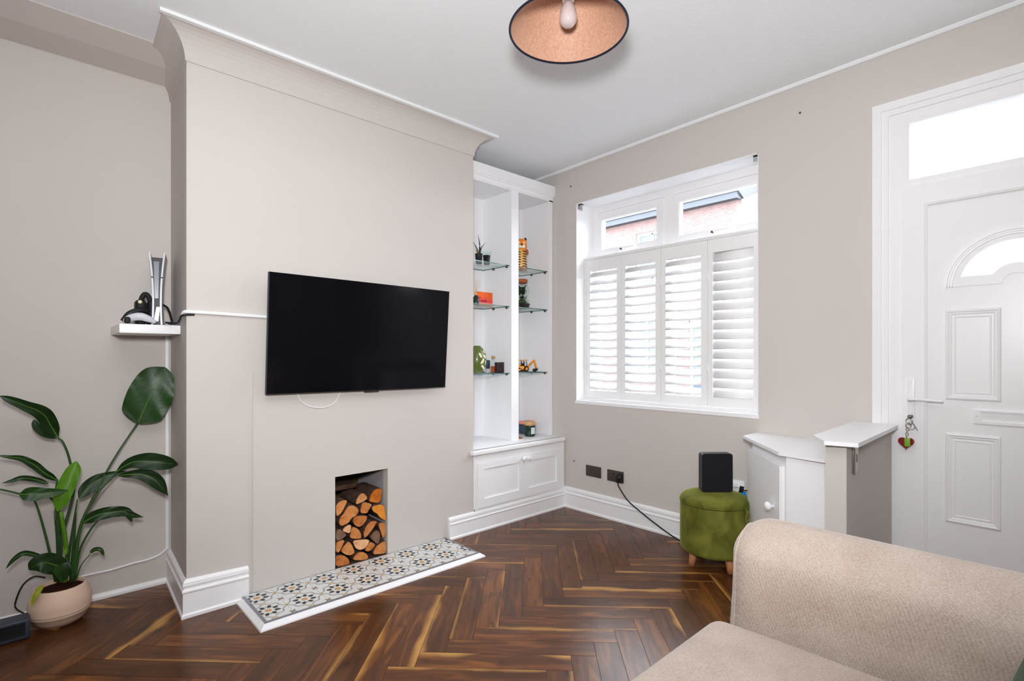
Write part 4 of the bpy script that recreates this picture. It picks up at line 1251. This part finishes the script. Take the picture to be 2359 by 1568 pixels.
for s_ in (-1, 1):
    m.tube([b0 + Vector((0, 0, .352)) , b0 + ap * .012 + sd * (s_ * .007) + Vector((0, 0, .33)), b0 + ap * .008 + sd * (s_ * .011) + Vector((0, 0, .295)), b0 + ap * .006 + Vector((0, 0, .272))], .006, 8, flat=.6)
build('pull_loop', m, 'velvet', lid)
ang0 = atan2(2.66 - PO.y, -1.432 - PO.x)
for q in range(4):
    a_ = ang0 + q * pi / 2
    d_ = Vector((cos(a_), sin(a_), 0))
    m = MB().cyl(PO + d_ * .142, PO + d_ * .128 + Vector((0, 0, .082)), .0165, .0215, 18)
    build('leg', m, 'beech', pf)

bx = thing('wireless_router', 'black rounded upright box standing on the green pouf', 'router', (-1.36, 2.79, .402))
vr = Vector((-1.354, 2.785, 0)) 
fx = Vector((.735, -.678, 0)); sx_ = Vector((.678, .735, 0))          # facing the room
bc_ = PO + sx_ * .005
hw_, ht, dp = .084, .212, .027
def rrect(w, h, r, n=6):
    o = []
    for (cx_, cz_, a0) in ((w - r, h - r, 0), (-w + r, h - r, pi / 2), (-w + r, r, pi), (w - r, r, 1.5 * pi)):
        for k_ in range(n + 1):
            a_ = a0 + pi / 2 * k_ / n; o.append((cx_ + r * cos(a_), cz_ + r * sin(a_)))
    return o
m = MB().prism(rrect(hw_, ht, .014), -dp, dp, lambda u, v, d: bc_ + sx_ * u + fx * d + Vector((0, 0, .4025 + v)))
build('housing', m, 'black', bx)
m = MB().prism([(p[0] * .95, .005 + p[1] * .955) for p in rrect(hw_, ht, .014)], dp - .001, dp + .004, lambda u, v, d: bc_ + sx_ * u + fx * d + Vector((0, 0, .4025 + v)))
build('grille', m, 'fabric_black', bx)

def socket(x0, x1, z0, z1, mat, label, slots, switches=True):
    s = thing('wall_socket', label, 'socket', ((x0 + x1) / 2, YW, z0))
    m = MB().rbox((x0, YW - .008, z0), (x1, YW, z1), .002, 2)
    f = build('faceplate', m, mat, s)
    w_ = (x1 - x0)
    for q in (0.28, .72):
        cx_ = x0 + w_ * q
        if slots:
            m = MB()
            m.box(cx_ - .003, cx_ + .003, YW - .009, YW - .0075, z0 + .046, z0 + .055)
            for s_ in (-1, 1): m.box(cx_ + s_ * .010 - .003, cx_ + s_ * .010 + .003, YW - .009, YW - .0075, z0 + .025, z0 + .031)
            build('pin_slots', m, 'black', f)
            m = MB().rbox((cx_ + .014, YW - .011, z0 + .046), (cx_ + .022, YW - .007, z0 + .062), .0015, 2)
            build('rocker_switch', m, 'black', f)
        else:
            m = MB().rbox((cx_ - .012, YW - .0095, z0 + .024), (cx_ + .012, YW - .0075, z0 + .05), .001, 2)
            build('port', m, mat, f)
    return s
socket(-2.452, -2.316, .271, .350, 'grey_brown', 'dark nickel double socket, left of the two by the alcove corner', False)
socket(-2.258, -2.121, .269, .348, 'grey_brown', 'dark nickel double socket with a black plug in it', True)
pg = thing('plug_lead', 'black plug and lead running from the dark socket down to the pouf', 'plug', (-2.16, YW - .03, .28))
px_ = -2.150
m = MB().lathe((px_, YW - .009, .308), [(.026, 0), (.026, .012), (.020, .024), (.010, .028)], 20, 0, (0, -1, 0)); m.rbox((px_ - .02, YW - .032, .272), (px_ + .02, YW - .009, .31), .006, 2)
build('plug', m, 'black', pg)
c = [(px_ - .003, YW - .022, .274), (px_ + .002, YW - .024, .250), (-2.07, YW - .03, .170), (-1.96, YW - .034, .112), (-1.85, YW - .04, .065), (-1.73, YW - .05, .022), (-1.62, YW - .07, .006), (-1.48, YW - .05, .005)]
build('lead', MB().tube(c, .0042, 8), 'black_soft', pg)
ws = thing('wall_socket', 'white double socket half hidden behind the black box and pouf', 'socket', (-1.36, YW, .36))
m = MB().rbox((-1.435, YW - .009, .352), (-1.288, YW, .432), .002, 2)
f = build('faceplate', m, 'white', ws)
m = MB(); m.rbox((-1.352, YW - .032, .392), (-1.325, YW - .009, .414), .003, 2); m.rbox((-1.41, YW - .03, .375), (-1.38, YW - .009, .41), .004, 2)
build('white_plug', m, 'white', ws)
td = thing('tagged_lead', 'black lead with a black label and a blue tag beside the box', 'cable', (-1.25, 2.95, .4))
c = [ony(1686, 1138, 2.90), ony(1700, 1134, 2.92), ony(1712, 1130, 2.93), ony(1724, 1130, 2.93), ony(1726, 1142, 2.92), ony(1716, 1150, 2.91), ony(1720, 1158, 2.91), ony(1732, 1168, 2.92), ony(1738, 1180, 2.94)]
build('lead', MB().tube(c, .0028, 8), 'black', td)
p_ = ony(1708, 1127, 2.905)
def tagbox(mb, c_, w_, h_, t_, ang):
    ca, sa = cos(ang), sin(ang)
    mb.prism([(-w_, -h_), (w_, -h_), (w_, h_), (-w_, h_)], -t_, t_, lambda u, v, d: c_ + sx_ * (u * ca - v * sa) + Vector((0, 0, u * sa + v * ca)) + fx * d)
m = MB(); tagbox(m, p_, .011, .018, .003, -.22); build('label', m, 'black', td)
m = MB(); tagbox(m, ony(1715, 1141, 2.895), .011, .019, .003, .35); build('tag', m, 'blue', td)
c = [(-1.335, YW - .032, .404), (-1.29, YW - .03, .396), (-1.24, YW - .02, .38), (-1.19, YW - .026, .372)]
tag(build('white_cable', MB().tube(c, .003, 6), 'white', None, (-1.26, YW - .03, .38)), 'short white cable from the white socket into the corner cupboard', 'cable')

# screws left in the walls
for (px, py, lab) in ((1315, 429, 'small dark screw left in the wall above the window, near the bookcase'), (1843, 260, 'small dark screw left in the wall between window and door, near the ceiling'), (1323, 1061, 'small dark screw low on the wall beside the base cupboard')):
    p = ony(px, py, YW)
    m = MB().cyl((p.x, YW, p.z), (p.x, YW - .006, p.z), .0055, .004, 10)
    tag(build('wall_screw', m, 'grey_brown', None, (p.x, YW - .003, p.z)), lab, 'screw', 'screws left in the wall')

# ------------------------------------------------------------------ sofa
sf = thing('sofa', 'oatmeal fabric sofa in the lower right corner of the picture', 'sofa', (-.2, .5, 0))
def lean(q):
    z = q.z
    y = q.y + .05 * max(0, z - .42)
    if q.y < 1.5: y += .014 - .024 * math.exp(-((z - .585) / .085) ** 2)
    return Vector((q.x + .06 * (z - .42), y, z))
m = MB().rbox((-.684, 1.425, .10), (.42, 1.615, .690), .094, 8, 0, 6, lean)
arm = build('arm', m, 'sofa', sf)
m = MB()
ra = .0945; q7 = sqrt(.5)
pp = [lean(Vector((-.684 + .094 - ra * q7, 1.425 + .094 - ra * q7, z))) for z in (.12, .25, .38, .48, .56)]
for k_ in range(13):
    a_ = pi * k_ / 12 * .8
    pp.append(lean(Vector((-.684 + .094 - ra * q7, 1.520 - ra * q7 * cos(a_), .690 - .094 + ra * q7 * sin(a_) * 1.0))))
m.tube(pp, .003, 6)
build('piping', m, 'sofa', arm)
def crown(q):
    t = max(0.0, min(1.0, (q.z - .30) / .12))
    return Vector((q.x, q.y, q.z + t * .012 * max(0, 1 - ((q.x + .28) / .5) ** 2)))
m = MB().rbox((-.698, .505, .265), (.16, 1.418, .424), .05, 6, 0, 8, crown)
build('seat_cushion', m, 'sofa', sf)
m = MB().rbox((-.698, -.41, .265), (.16, .499, .424), .05, 6, 0, 8, crown)
build('seat_cushion', m, 'sofa', sf)
m = MB().rbox((-.62, -.42, .09), (.42, 1.43, .275), .03, 4)
build('base', m, 'sofa', sf)
m = MB().rbox((.16, -.42, .1), (.42, 1.43, .72), .08, 6)
build('backrest', m, 'sofa', sf)
m = MB().rbox((-.632, -.61, .10), (.42, -.42, .690), .094, 6)
build('arm', m, 'sofa', sf)
for (x, y) in ((-.55, 1.5), (.35, 1.5), (-.55, -.5), (.35, -.5)):
    m = MB().cyl((x, y, 0), (x, y, .11), .018, .024, 14); build('foot', m, 'foot', sf)
def puff(q): return q
m = MB()
cc = Vector((-.010, 1.205, .600)); 
def cush(q):
    return q
# pillow: a squashed superellipsoid leaning on the back of the sofa
vs = []; fs = []; nu, nv = 28, 16
for i in range(nu):
    for j in range(nv + 1):
        a_ = 2 * pi * i / nu; b_ = -pi / 2 + pi * j / nv
        ex = .55
        sg = lambda c_, e: math.copysign(abs(c_) ** e, c_)
        u = .185 * sg(cos(b_), .8) * sg(cos(a_), ex); w_ = .185 * sg(cos(b_), .8) * sg(sin(a_), ex); t_ = .075 * sin(b_)
        vs.append(cc + Vector((t_ * .9 - w_ * -.28, u, w_ * .95 + t_ * .3)))
for i in range(nu):
    for j in range(nv):
        i2 = (i + 1) % nu
        fs.append((i * (nv + 1) + j, i2 * (nv + 1) + j, i2 * (nv + 1) + j + 1, i * (nv + 1) + j + 1))
m.add(vs, fs, 0, True)
tag(build('cushion', m, 'cushion', None, (-.022, 1.205, .44)), 'bottle green velvet cushion on the sofa at the right edge', 'cushion')

# ------------------------------------------------------------------ things on the glass shelves
def basep(px, X): p = onx(px, 700, X); return p.y
# 1 upper left: two little pots
y_ = basep(1103, -2.93); z_ = SH[0] + .0005
t = thing('aloe_plant', 'small aloe in a black pot, left pot on the top left glass shelf', 'plant', (-2.93, y_, z_))
build('pot', MB().lathe((-2.93, y_, z_), [(.020, 0), (.022, .002), (.027, .068), (.029, .072), (.026, .072), (.025, .06), (.001, .06)], 24, cap=False), 'black', t)
build('soil', MB().lathe((-2.93, y_, z_ + .05), [(.025, 0), (.024, .012), (.001, .014)], 20), 'dark_soil', t)
for (dx, dy, hh, bend) in ((0, .012, .155, -.02), (.004, .025, .105, .03), (-.004, -.022, .10, -.025)):
    P = [(-2.93, y_ + dy * .3, z_ + .06), (-2.93 + dx, y_ + dy * .7, z_ + .06 + hh * .5), (-2.93 + dx * 2, y_ + dy + bend, z_ + .055 + hh)]
    build('leaf', MB().tube(P, lambda q: .007 * (1 - q) + .0008, 8), 'leaf', t)
build('leaf', MB().tube([(-2.93, y_ - .004, z_ + .066), (-2.91, y_ - .03, z_ + .078), (-2.9, y_ - .055, z_ + .088)], lambda q: .006 * (1 - q) + .001, 8), 'cork', t)
y_ = basep(1121, -2.93)
t = thing('plastic_cup', 'clear plastic cup half filled with dark soil, right on the top left glass shelf', 'cup', (-2.93, y_, z_))
build('cup', MB().lathe((-2.93, y_, z_), [(.021, 0), (.033, .098), (.034, .099), (.032, .098), (.0205, .002)], 28, cap=False), 'jar_glass', t)
build('soil', MB().lathe((-2.93, y_, z_ + .003), [(.0195, 0), (.0265, .066), (.001, .068)], 24), 'dark_soil', t)
# 2 middle left: reed diffuser and orange picture block
z_ = SH[1] + .0005; y_ = basep(1096.5, -2.9)
t = thing('reed_diffuser', 'reed diffuser with a dark green bottle beside the orange picture block', 'diffuser', (-2.9, y_, z_))
build('bottle', MB().lathe((-2.9, y_, z_), [(.022, 0), (.023, .003), (.023, .052), (.012, .06), (.010, .068)], 24), 'dark_green', t)
build('collar', MB().lathe((-2.9, y_, z_ + .066), [(.012, 0), (.012, .016), (.008, .018)], 18), 'pale_wood', t)
for q, (dx, dy) in enumerate(((0, .014), (.01, .03), (-.01, .004), (.0, -.02))):
    build('reed', MB().cyl((-2.9, y_, z_ + .07), (-2.9 + dx, y_ + dy, z_ + .18), .0015, n=6), 'reed', t)
y0, y1 = basep(1100, -2.93), basep(1134, -2.93)
t = thing('picture_block', 'orange and coral picture block with hills on the middle left glass shelf', 'ornament', (-2.94, (y0 + y1) / 2, z_))
build('block', MB().rbox((-2.965, y0, z_), (-2.925, y1, z_ + .10), .004, 2), 'orange', t)
m = MB()
hl = [(y0 + .004, z_ + .06), (y0 + .02, z_ + .072), (y0 + .03, z_ + .056), (y0 + .055, z_ + .05), (y0 + .07, z_ + .066), (y0 + .085, z_ + .05), (y1 - .004, z_ + .045), (y1 - .004, z_ + .004), (y0 + .004, z_ + .004)]
m.prism(hl, -2.926, -2.923, lambda u, v, d: (d, u, v)); build('hill', m, 'coral', t)
build('foreground', MB().box(-2.924, -2.921, y0 + .01, y1 - .006, z_ + .004, z_ + .020), 'pink', t)
for q in range(3):
    yy = y0 + .032 + q * .02
    build('figure', MB().lathe((-2.922, yy, z_ + .034), [(.006, 0), (.006, .002)], 12, 0, (1, 0, 0)), 'purple', t)
# 3 lower left
z_ = SH[2] + .0005
y_ = basep(1099, -2.93)
t = thing('leaf_vase', 'round olive green vase with white leaf pattern on the lower left glass shelf', 'vase', (-2.93, y_, z_))
pv = [(.03, 0), (.042, .006), (.060, .04), (.068, .09), (.062, .14), (.045, .175), (.026, .192), (.024, .198), (.020, .196), (.020, .18)]
build('body', MB().lathe((-2.93, y_, z_), pv, 40), 'olive', t)
for q, (a_, h_, s_, r_) in enumerate(((.3, .12, .02, .8), (-.05, .085, .022, -.6), (.55, .075, .018, .3), (.1, .045, .022, .9), (.6, .03, .016, -.7), (-.3, .13, .02, .4), (.85, .12, .015, 1.2), (.35, .155, .012, .2))):
    rr_ = .064 if h_ < .14 else .055
    c0 = Vector((-2.93 + rr_ * 1.02 * cos(a_), y_ + rr_ * 1.02 * sin(a_), z_ + h_)); tn = Vector((-sin(a_), cos(a_), 0)); 
    pts = []
    for k_ in range(10):
        an = 2 * pi * k_ / 10; uu, vv = s_ * .42 * cos(an), s_ * sin(an) * (1 - .2 * cos(an))
        pts.append((uu * cos(r_) - vv * sin(r_), uu * sin(r_) + vv * cos(r_)))
    nn_ = Vector((cos(a_), sin(a_), 0))
    def onv(u, v, d):
        a2 = a_ + u / rr_; hgt = h_ + v
        # radius of the vase at this height
        r2 = 0
        for (ra, ha), (rb, hb) in zip(pv[:-2], pv[1:]):
            if ha <= hgt <= hb: r2 = ra + (rb - ra) * (hgt - ha) / max(hb - ha, 1e-6); break
        r2 = max(r2, .03) + .0006 + d
        return Vector((-2.93 + r2 * cos(a2), y_ + r2 * sin(a2), z_ + hgt))
    build('leaf_motif', MB().prism(pts, -.001, .0012, onv), 'cream', t)
y_ = basep(1124, -2.96)
t = thing('small_bottle', 'small slate blue bottle with pale base between the olive vase and amber bottle', 'bottle', (-2.96, y_, z_))
build('body', MB().rbox((-2.972, y_ - .012, z_ + .03), (-2.948, y_ + .012, z_ + .094), .003, 2), 'slate_blue', t)
build('base', MB().rbox((-2.974, y_ - .016, z_), (-2.946, y_ + .016, z_ + .03), .003, 2), 'controller', t)
y_ = basep(1136, -2.93)
t = thing('amber_bottle', 'clear bottle of amber liquid with a wooden stopper on the lower left glass shelf', 'bottle', (-2.93, y_, z_))
build('bottle_glass', MB().lathe((-2.93, y_, z_), [(.017, 0), (.019, .002), (.019, .08), (.010, .095), (.010, .104)], 24), 'jar_glass', t)
build('liquid', MB().lathe((-2.93, y_, z_ + .003), [(.017, 0), (.0175, .045), (.001, .046)], 20), 'orange_glass', t)
build('stopper', MB().lathe((-2.93, y_, z_ + .103), [(.008, 0), (.014, .003), (.017, .012), (.010, .022), (.002, .024)], 16), 'pale_wood', t)
y0, y1 = basep(1144.5, -2.88), basep(1162, -2.88) - .004
t = thing('gift_box', 'small dark brown box at the right of the lower left glass shelf', 'box', (-2.9, (y0 + y1) / 2, z_))
build('carton', MB().rbox((-2.905, y0, z_), (-2.878, y1, z_ + .078), .002, 2), 'dark_brown', t)
build('emblem', MB().lathe((-2.879, (y0 + y1) / 2 + .004, z_ + .026), [(.009, 0), (.009, .0015)], 6, 0, (1, 0, 0)), 'grey_brown', t)
# 4 tiger vase
z_ = SH[0] + .0005; y_ = basep(1200, -2.93)
TX = -2.93
t = thing('tiger_vase', 'ceramic tiger shaped vase with dark stripes on the top right glass shelf', 'vase', (TX, y_, z_))
def tr_(h): return .047 - .010 * min(1, h / .16) + .001
m = MB().lathe((TX, y_, z_), [(.044, 0), (.048, .004), (.047, .05), (.043, .11), (.040, .155)], 36)
build('body', m, 'tiger_light', t)
fc = Vector((.735, -.55, 0)).normalized(); fs_ = Vector((-fc.y, fc.x, 0))
m = MB()
def onb(u, v, d):
    r_ = (.0482 - .001 * v / .05 if v < .05 else .0472 - .0042 * (v - .05) / .06 if v < .11 else .043 - .003 * (v - .11) / .045) + .0004 + d; a_ = u / .045
    return Vector((TX, y_, z_ + v)) + (fc * cos(a_) + fs_ * sin(a_)) * r_
for (ua, ub, va, vb) in ((-.065, .065, .004, .026), (-.068, -.022, .026, .15)):
    for q in range(8):
        u0, u1 = ua + (ub - ua) * q / 8, ua + (ub - ua) * (q + 1) / 8
        m.prism([(u0, va), (u1, va), (u1, vb), (u0, vb)], -.001, .0005, onb)
build('orange_patch', m, 'tiger', t)
for k_ in range(7):
    for s_ in (-1, 1):
        v0 = .016 + k_ * .0195 + (.007 if s_ > 0 else 0)
        m = MB(); ns = 9
        th = lambda q: .0008 + .0044 * sin(pi * min(1, q / ns * 1.15)) ** .8 if q < ns * .86 else .0004
        for q in range(ns):
            ua, ub = s_ * (.003 + .062 * q / ns), s_ * (.003 + .062 * (q + 1) / ns)
            wa, wb = .003 * sin(q * .7), .003 * sin((q + 1) * .7)
            ha, hb = max(th(q), .0004), max(th(q + 1), .0004)
            m.prism([(ua, v0 + wa - ha), (ub, v0 + wb - hb), (ub, v0 + wb + hb), (ua, v0 + wa + ha)], -.001, .0014, onb)
        build('stripe', m, 'stripe', t)
m = MB().lathe((TX, y_, z_ + .15), [(.030, 0), (.040, .010), (.046, .03), (.047, .052), (.043, .075), (.036, .088), (.032, .088), (.03, .07)], 36)
hd_ = build('head', m, 'tiger', t)
for s_ in (-1, 1):
    c0 = Vector((TX, y_, z_ + .24)) + fs_ * (s_ * .034)
    build('ear', MB().lathe(c0, [(.012, -.006), (.012, .002), (.006, .013), (.001, .015)], 14), 'stripe', hd_)
    c0 = Vector((TX, y_, z_ + .208)) + fs_ * (s_ * .020) + fc * .040
    build('eye', MB().lathe(c0, [(.009, 0), (.008, .004), (.003, .007)], 12, 0, tuple(fc)), 'cream', hd_)
    c0 = Vector((TX, y_, z_ + .178)) + fs_ * (s_ * .012) + fc * .040
    build('cheek', MB().lathe(c0, [(.016, -.004), (.015, .006), (.008, .012), (.001, .013)], 14, 0, tuple(fc)), 'cream', hd_)
    c0 = Vector((TX, y_, z_ + .142)) + fs_ * (s_ * .046) + fc * .006
    build('paw', MB().lathe(c0, [(.004, -.022), (.012, -.012), (.013, .008), (.005, .02)], 14), 'rust', t)
build('nose', MB().lathe(Vector((TX, y_, z_ + .191)) + fc * .05, [(.009, 0), (.007, .005), (.002, .007)], 12, 0, tuple(fc)), 'stripe', hd_)
# 5 terrarium
z_ = SH[1] + .0005; y_ = basep(1201, -2.93)
TX = -2.93
t = thing('terrarium_jar', 'double bulb glass terrarium with a cork lid on the middle right glass shelf', 'terrarium', (TX, y_, z_))
pj = [(.04, 0), (.062, .01), (.07, .038), (.062, .066), (.045, .086), (.040, .094), (.046, .104), (.060, .122), (.066, .145), (.060, .168), (.045, .190), (.042, .200)]
build('jar', MB().lathe((TX, y_, z_), pj, 40, cap=False), 'jar_glass', t)
build('soil', MB().lathe((TX, y_, z_ + .002), [(.038, 0), (.058, .01), (.066, .036), (.050, .044), (.001, .05)], 32), 'dark_soil', t)
build('moss', MB().lathe((TX, y_, z_ + .042), [(.05, 0), (.045, .012), (.03, .026), (.001, .032)], 24), 'moss', t)
build('lid', MB().lathe((TX, y_, z_ + .200), [(.043, 0), (.048, .006), (.050, .028), (.047, .030)], 32), 'cork', t)
rr = random.Random(5)
for k_ in range(110):
    a_ = rr.random() * 2 * pi; r_ = rr.uniform(.02, .056); h0 = rr.uniform(.10, .165) if k_ < 85 else rr.uniform(.05, .09)
    p0 = Vector((TX + r_ * .4 * cos(a_), y_ + r_ * .4 * sin(a_), z_ + h0)); p1 = Vector((TX + r_ * cos(a_), y_ + r_ * sin(a_), z_ + h0 + rr.uniform(.01, .03)))
    d_ = (p1 - p0).normalized(); s_ = d_.cross(Vector((0, 0, 1))).normalized() * rr.uniform(.008, .016)
    mid = (p0 + p1) / 2 + Vector((0, 0, .006))
    m = MB().add([p0, mid + s_, p1, mid - s_, mid + Vector((0, 0, .003)), mid - Vector((0, 0, .003))], [(0, 1, 4), (1, 2, 4), (2, 3, 4), (3, 0, 4), (1, 0, 5), (2, 1, 5), (3, 2, 5), (0, 3, 5)])
    build('leaf', m, 'leaf', t)
# 6 toy digger
z_ = SH[2] + .0005
X_ = -2.9
ya, yb = basep(1190, X_), basep(1238, X_)
s = (yb - ya) / .16
t = thing('toy_digger', 'yellow toy backhoe digger on the lower right glass shelf', 'toy', (X_, (ya + yb) / 2, z_))
Y = lambda u: ya + u * s
build('chassis', MB().rbox((X_ - .02, Y(.0), z_ + .022), (X_ + .02, Y(.085), z_ + .046), .004, 2), 'digger', t)
build('cab', MB().prism([(Y(.022), z_ + .045), (Y(.068), z_ + .045), (Y(.064), z_ + .09), (Y(.026), z_ + .09)], X_ - .017, X_ + .017, lambda u, v, d: (d, u, v)), 'glass', t)
m = MB()
for (u, u2) in ((.022, .026), (.046, .046), (.066, .062)):
    for dx in (-.018, .018): m.cyl((X_ + dx, Y(u), z_ + .045), (X_ + dx, Y(u2), z_ + .091), .0024, n=6)
build('cab_pillar', m, 'black', t)
build('cab_roof', MB().rbox((X_ - .021, Y(.020), z_ + .089), (X_ + .021, Y(.068), z_ + .096), .002, 2), 'digger', t)
build('driver_seat', MB().rbox((X_ - .008, Y(.036), z_ + .046), (X_ + .008, Y(.052), z_ + .07), .002, 2), 'black', t)
for (u, r_) in ((.058, .0245), (.006, .018)):
    for dx in (-.026, .016):
        w_ = build('wheel', MB().lathe((X_ + dx, Y(u), z_ + r_), [(r_ * .6, 0), (r_, .002), (r_, .009), (r_ * .6, .011)], 22, 0, (1, 0, 0)), 'black_soft', t)
        build('hub', MB().lathe((X_ + dx - .001, Y(u), z_ + r_), [(r_ * .5, 0), (r_ * .5, .013)], 16, 0, (1, 0, 0)), 'digger', w_)
m = MB(); bar = lambda p, q, w_: m.prism([(p[0], p[1] - w_), (q[0], q[1] - w_), (q[0], q[1] + w_), (p[0], p[1] + w_)], X_ - .006, X_ + .006, lambda u, v, d: (d, u, v))
bar((Y(.080), z_ + .038), (Y(.098), z_ + .058), .005); bar((Y(.094), z_ + .052), (Y(.132), z_ + .090), .006)
build('boom', m, 'digger', t)
m = MB(); m.prism([(Y(.128), z_ + .092), (Y(.136), z_ + .094), (Y(.156), z_ + .03), (Y(.146), z_ + .026)], X_ - .005, X_ + .005, lambda u, v, d: (d, u, v)); build('dipper', m, 'digger', t)
m = MB(); m.prism([(Y(.158), z_ + .026), (Y(.150), z_ + .008), (Y(.136), z_ + .001), (Y(.128), z_ + .012), (Y(.134), z_ + .024)], X_ - .012, X_ + .012, lambda u, v, d: (d, u, v)); build('bucket', m, 'black', t)
m = MB(); m.prism([(Y(-.022), z_ + .002), (Y(-.006), z_ + .006), (Y(-.010), z_ + .03), (Y(-.026), z_ + .026)], X_ - .026, X_ + .026, lambda u, v, d: (d, u, v)); build('loader_bucket', m, 'digger', t)
build('bonnet', MB().rbox((X_ - .014, Y(-.006), z_ + .044), (X_ + .014, Y(.024), z_ + .060), .003, 2), 'digger', t)
# 7 candle jar, patterned carton, small wooden wedge on the worktop
z_ = .5345
X_ = -2.86; y_ = basep(1220.5, X_)
t = thing('candle_jar', 'dark green candle jar with a pale label and wooden lid on the bookcase worktop', 'candle', (X_, y_, z_))
build('jar', MB().lathe((X_, y_, z_), [(.034, 0), (.041, .004), (.043, .012), (.043, .076), (.041, .084)], 32), 'dark_green', t)
build('lid', MB().lathe((X_, y_, z_ + .084), [(.041, 0), (.043, .003), (.043, .024), (.041, .027)], 32), 'pale_wood', t)
m = MB(); pth = [(-.62, 0), (.26, 0)]
m.sweep([(0, 0), (0, .05)], [-.55 + k_ * .1 for k_ in range(10)], lambda s_, u, v: (X_ + .0437 * cos(s_), y_ + .0437 * sin(s_), z_ + .020 + v), 0, True, closed=False)
build('label', m, 'label', t)
X2 = -2.98; y0, y1 = basep(1203, X2), basep(1224, X2)
t = thing('patterned_tin', 'small tin with a patterned pink and teal lid half hidden behind the candle jar', 'tin', (X2, (y0 + y1) / 2, z_))
build('tin_body', MB().rbox((X2 - .04, y0 - .005, z_), (X2 + .035, y1 + .004, z_ + .075), .008, 2), 'slate_blue', t)
build('tin_lid', MB().rbox((X2 - .042, y0 - .007, z_ + .075), (X2 + .037, y1 + .006, z_ + .098), .006, 2), 'pink', t)
y_ = basep(1198, -2.83)
tag(build('wooden_wedge', MB().prism([(y_ - .012, z_), (y_ + .014, z_), (y_ + .010, z_ + .008), (y_ - .012, z_ + .012)], -2.85, -2.815, lambda u, v, d: (d, u, v)), 'cork', None, (-2.83, y_, z_)), 'tiny brown wedge on the worktop beside the bookcase upright', 'wedge')

# ------------------------------------------------------------------ street and house across the road
m = MB().box(-40, 30, 3.35, 40, -.3, -.15)
struct('ground', m, 'tarmac')
HY = 14.0
hs_ = thing('street_house', 'pale red brick house with a slate roof across the street, seen through the window', 'house', (-9, HY, -.15))
m = MB()
holes = []
wins = [(-9.4, -8.3, 3.5, 5.0), (-13.5, -12.2, 3.5, 5.0), (-9.9, -8.2, .6, 2.4), (-7.6, -6.7, 0, 2.2), (-13.4, -12.0, .6, 2.4)]
for (x0, x1, z0, z1) in wins: holes.append([(x0, z0), (x1, z0), (x1, z1), (x0, z1)])
m.prism([(-24, -.15), (-6.2, -.15), (-6.2, 5.5), (-24, 5.5)], HY, HY + .3, lambda u, v, d: (u, d, v), holes=holes)
build('facade', m, 'brick', hs_)
for (x0, x1, z0, z1) in wins:
    m = MB(); frame_rect(m, x0, x1, z0, z1, HY + .06, HY + .14, .09); m.box((x0 + x1) / 2 - .04, (x0 + x1) / 2 + .04, HY + .06, HY + .14, z0 + .05, z1 - .05); m.box(x0 - .08, x1 + .08, HY - .08, HY + .1, z0 - .12, z0)
    f = build('house_window', m, 'upvc', hs_)
    build('pane', MB().box(x0 + .05, x1 - .05, HY + .1, HY + .11, z0 + .05, z1 - .05), 'house_pane', f)
m = MB().box(-24, -6.1, HY - .22, HY + .02, 5.38, 5.62); build('gutter', m, 'gutter', hs_)
m = MB().prism([(HY - .25, 5.55), (HY + 3.5, 6.95), (HY + 3.5, 6.75), (HY + .1, 5.4)], -24, -6.05, lambda u, v, d: (d, u, v)); build('roof', m, 'roof', hs_)

# ------------------------------------------------------------------ light
wd = bpy.data.worlds.new('World'); bpy.context.scene.world = wd; wd.use_nodes = True
bg = wd.node_tree.nodes['Background']
bg.inputs['Color'].default_value = (0.87, 0.935, 1.0, 1); bg.inputs['Strength'].default_value = 13.5

def light(name, kind, loc, energy, col=(1, 1, 1), **kw):
    d = bpy.data.lights.new(name, kind); d.energy = energy; d.color = col
    for k_, v_ in kw.items(): setattr(d, k_, v_)
    o = bpy.data.objects.new(name, d); C.objects.link(o); o.location = loc
    return o
# flash on the camera: most of it bounced off the ceiling, a little straight ahead
def aim(o, d): o.rotation_euler = Vector(d).to_track_quat('-Z', 'Y').to_euler()
f1 = light('flash_bounce', 'SPOT', (0.02, -.10, 1.50), 200, (.985, .99, 1), spot_size=radians(125), spot_blend=.6, shadow_soft_size=.08)
aim(f1, (0, -.2, 1))
f2 = light('flash_forward', 'SPOT', (0.0, -.05, 1.45), 33, (.985, .99, 1), spot_size=radians(140), spot_blend=.9, shadow_soft_size=.10)
aim(f2, FWD * .80 + Vector((0, 0, .60)))
f3 = light('flash_level', 'SPOT', (0.0, -.05, 1.45), 195, (.985, .99, 1), spot_size=radians(140), spot_blend=.9, shadow_soft_size=.10)
aim(f3, FWD * .97 + Vector((0, 0, .25)))

# ------------------------------------------------------------------ camera
cd = bpy.data.cameras.new('Camera'); cam = bpy.data.objects.new('Camera', cd); C.objects.link(cam)
cd.sensor_width = 36; cd.lens = F / W * 36
cam.location = EYE; cam.rotation_euler = (radians(90), 0, YAW)
cd.shift_y = (HZ - H / 2) / W
cd.clip_start = .02
sc = bpy.context.scene
sc.camera = cam
sc.view_settings.view_transform = 'Standard'; sc.view_settings.look = 'None'
sc.view_settings.exposure = 0.07; sc.view_settings.gamma = 1.0
sc.cycles.use_denoising = True
sc.cycles.max_bounces = 10; sc.cycles.diffuse_bounces = 6; sc.cycles.transparent_max_bounces = 16
sc.cycles.sample_clamp_indirect = 8
sc.cycles.caustics_reflective = False; sc.cycles.caustics_refractive = False
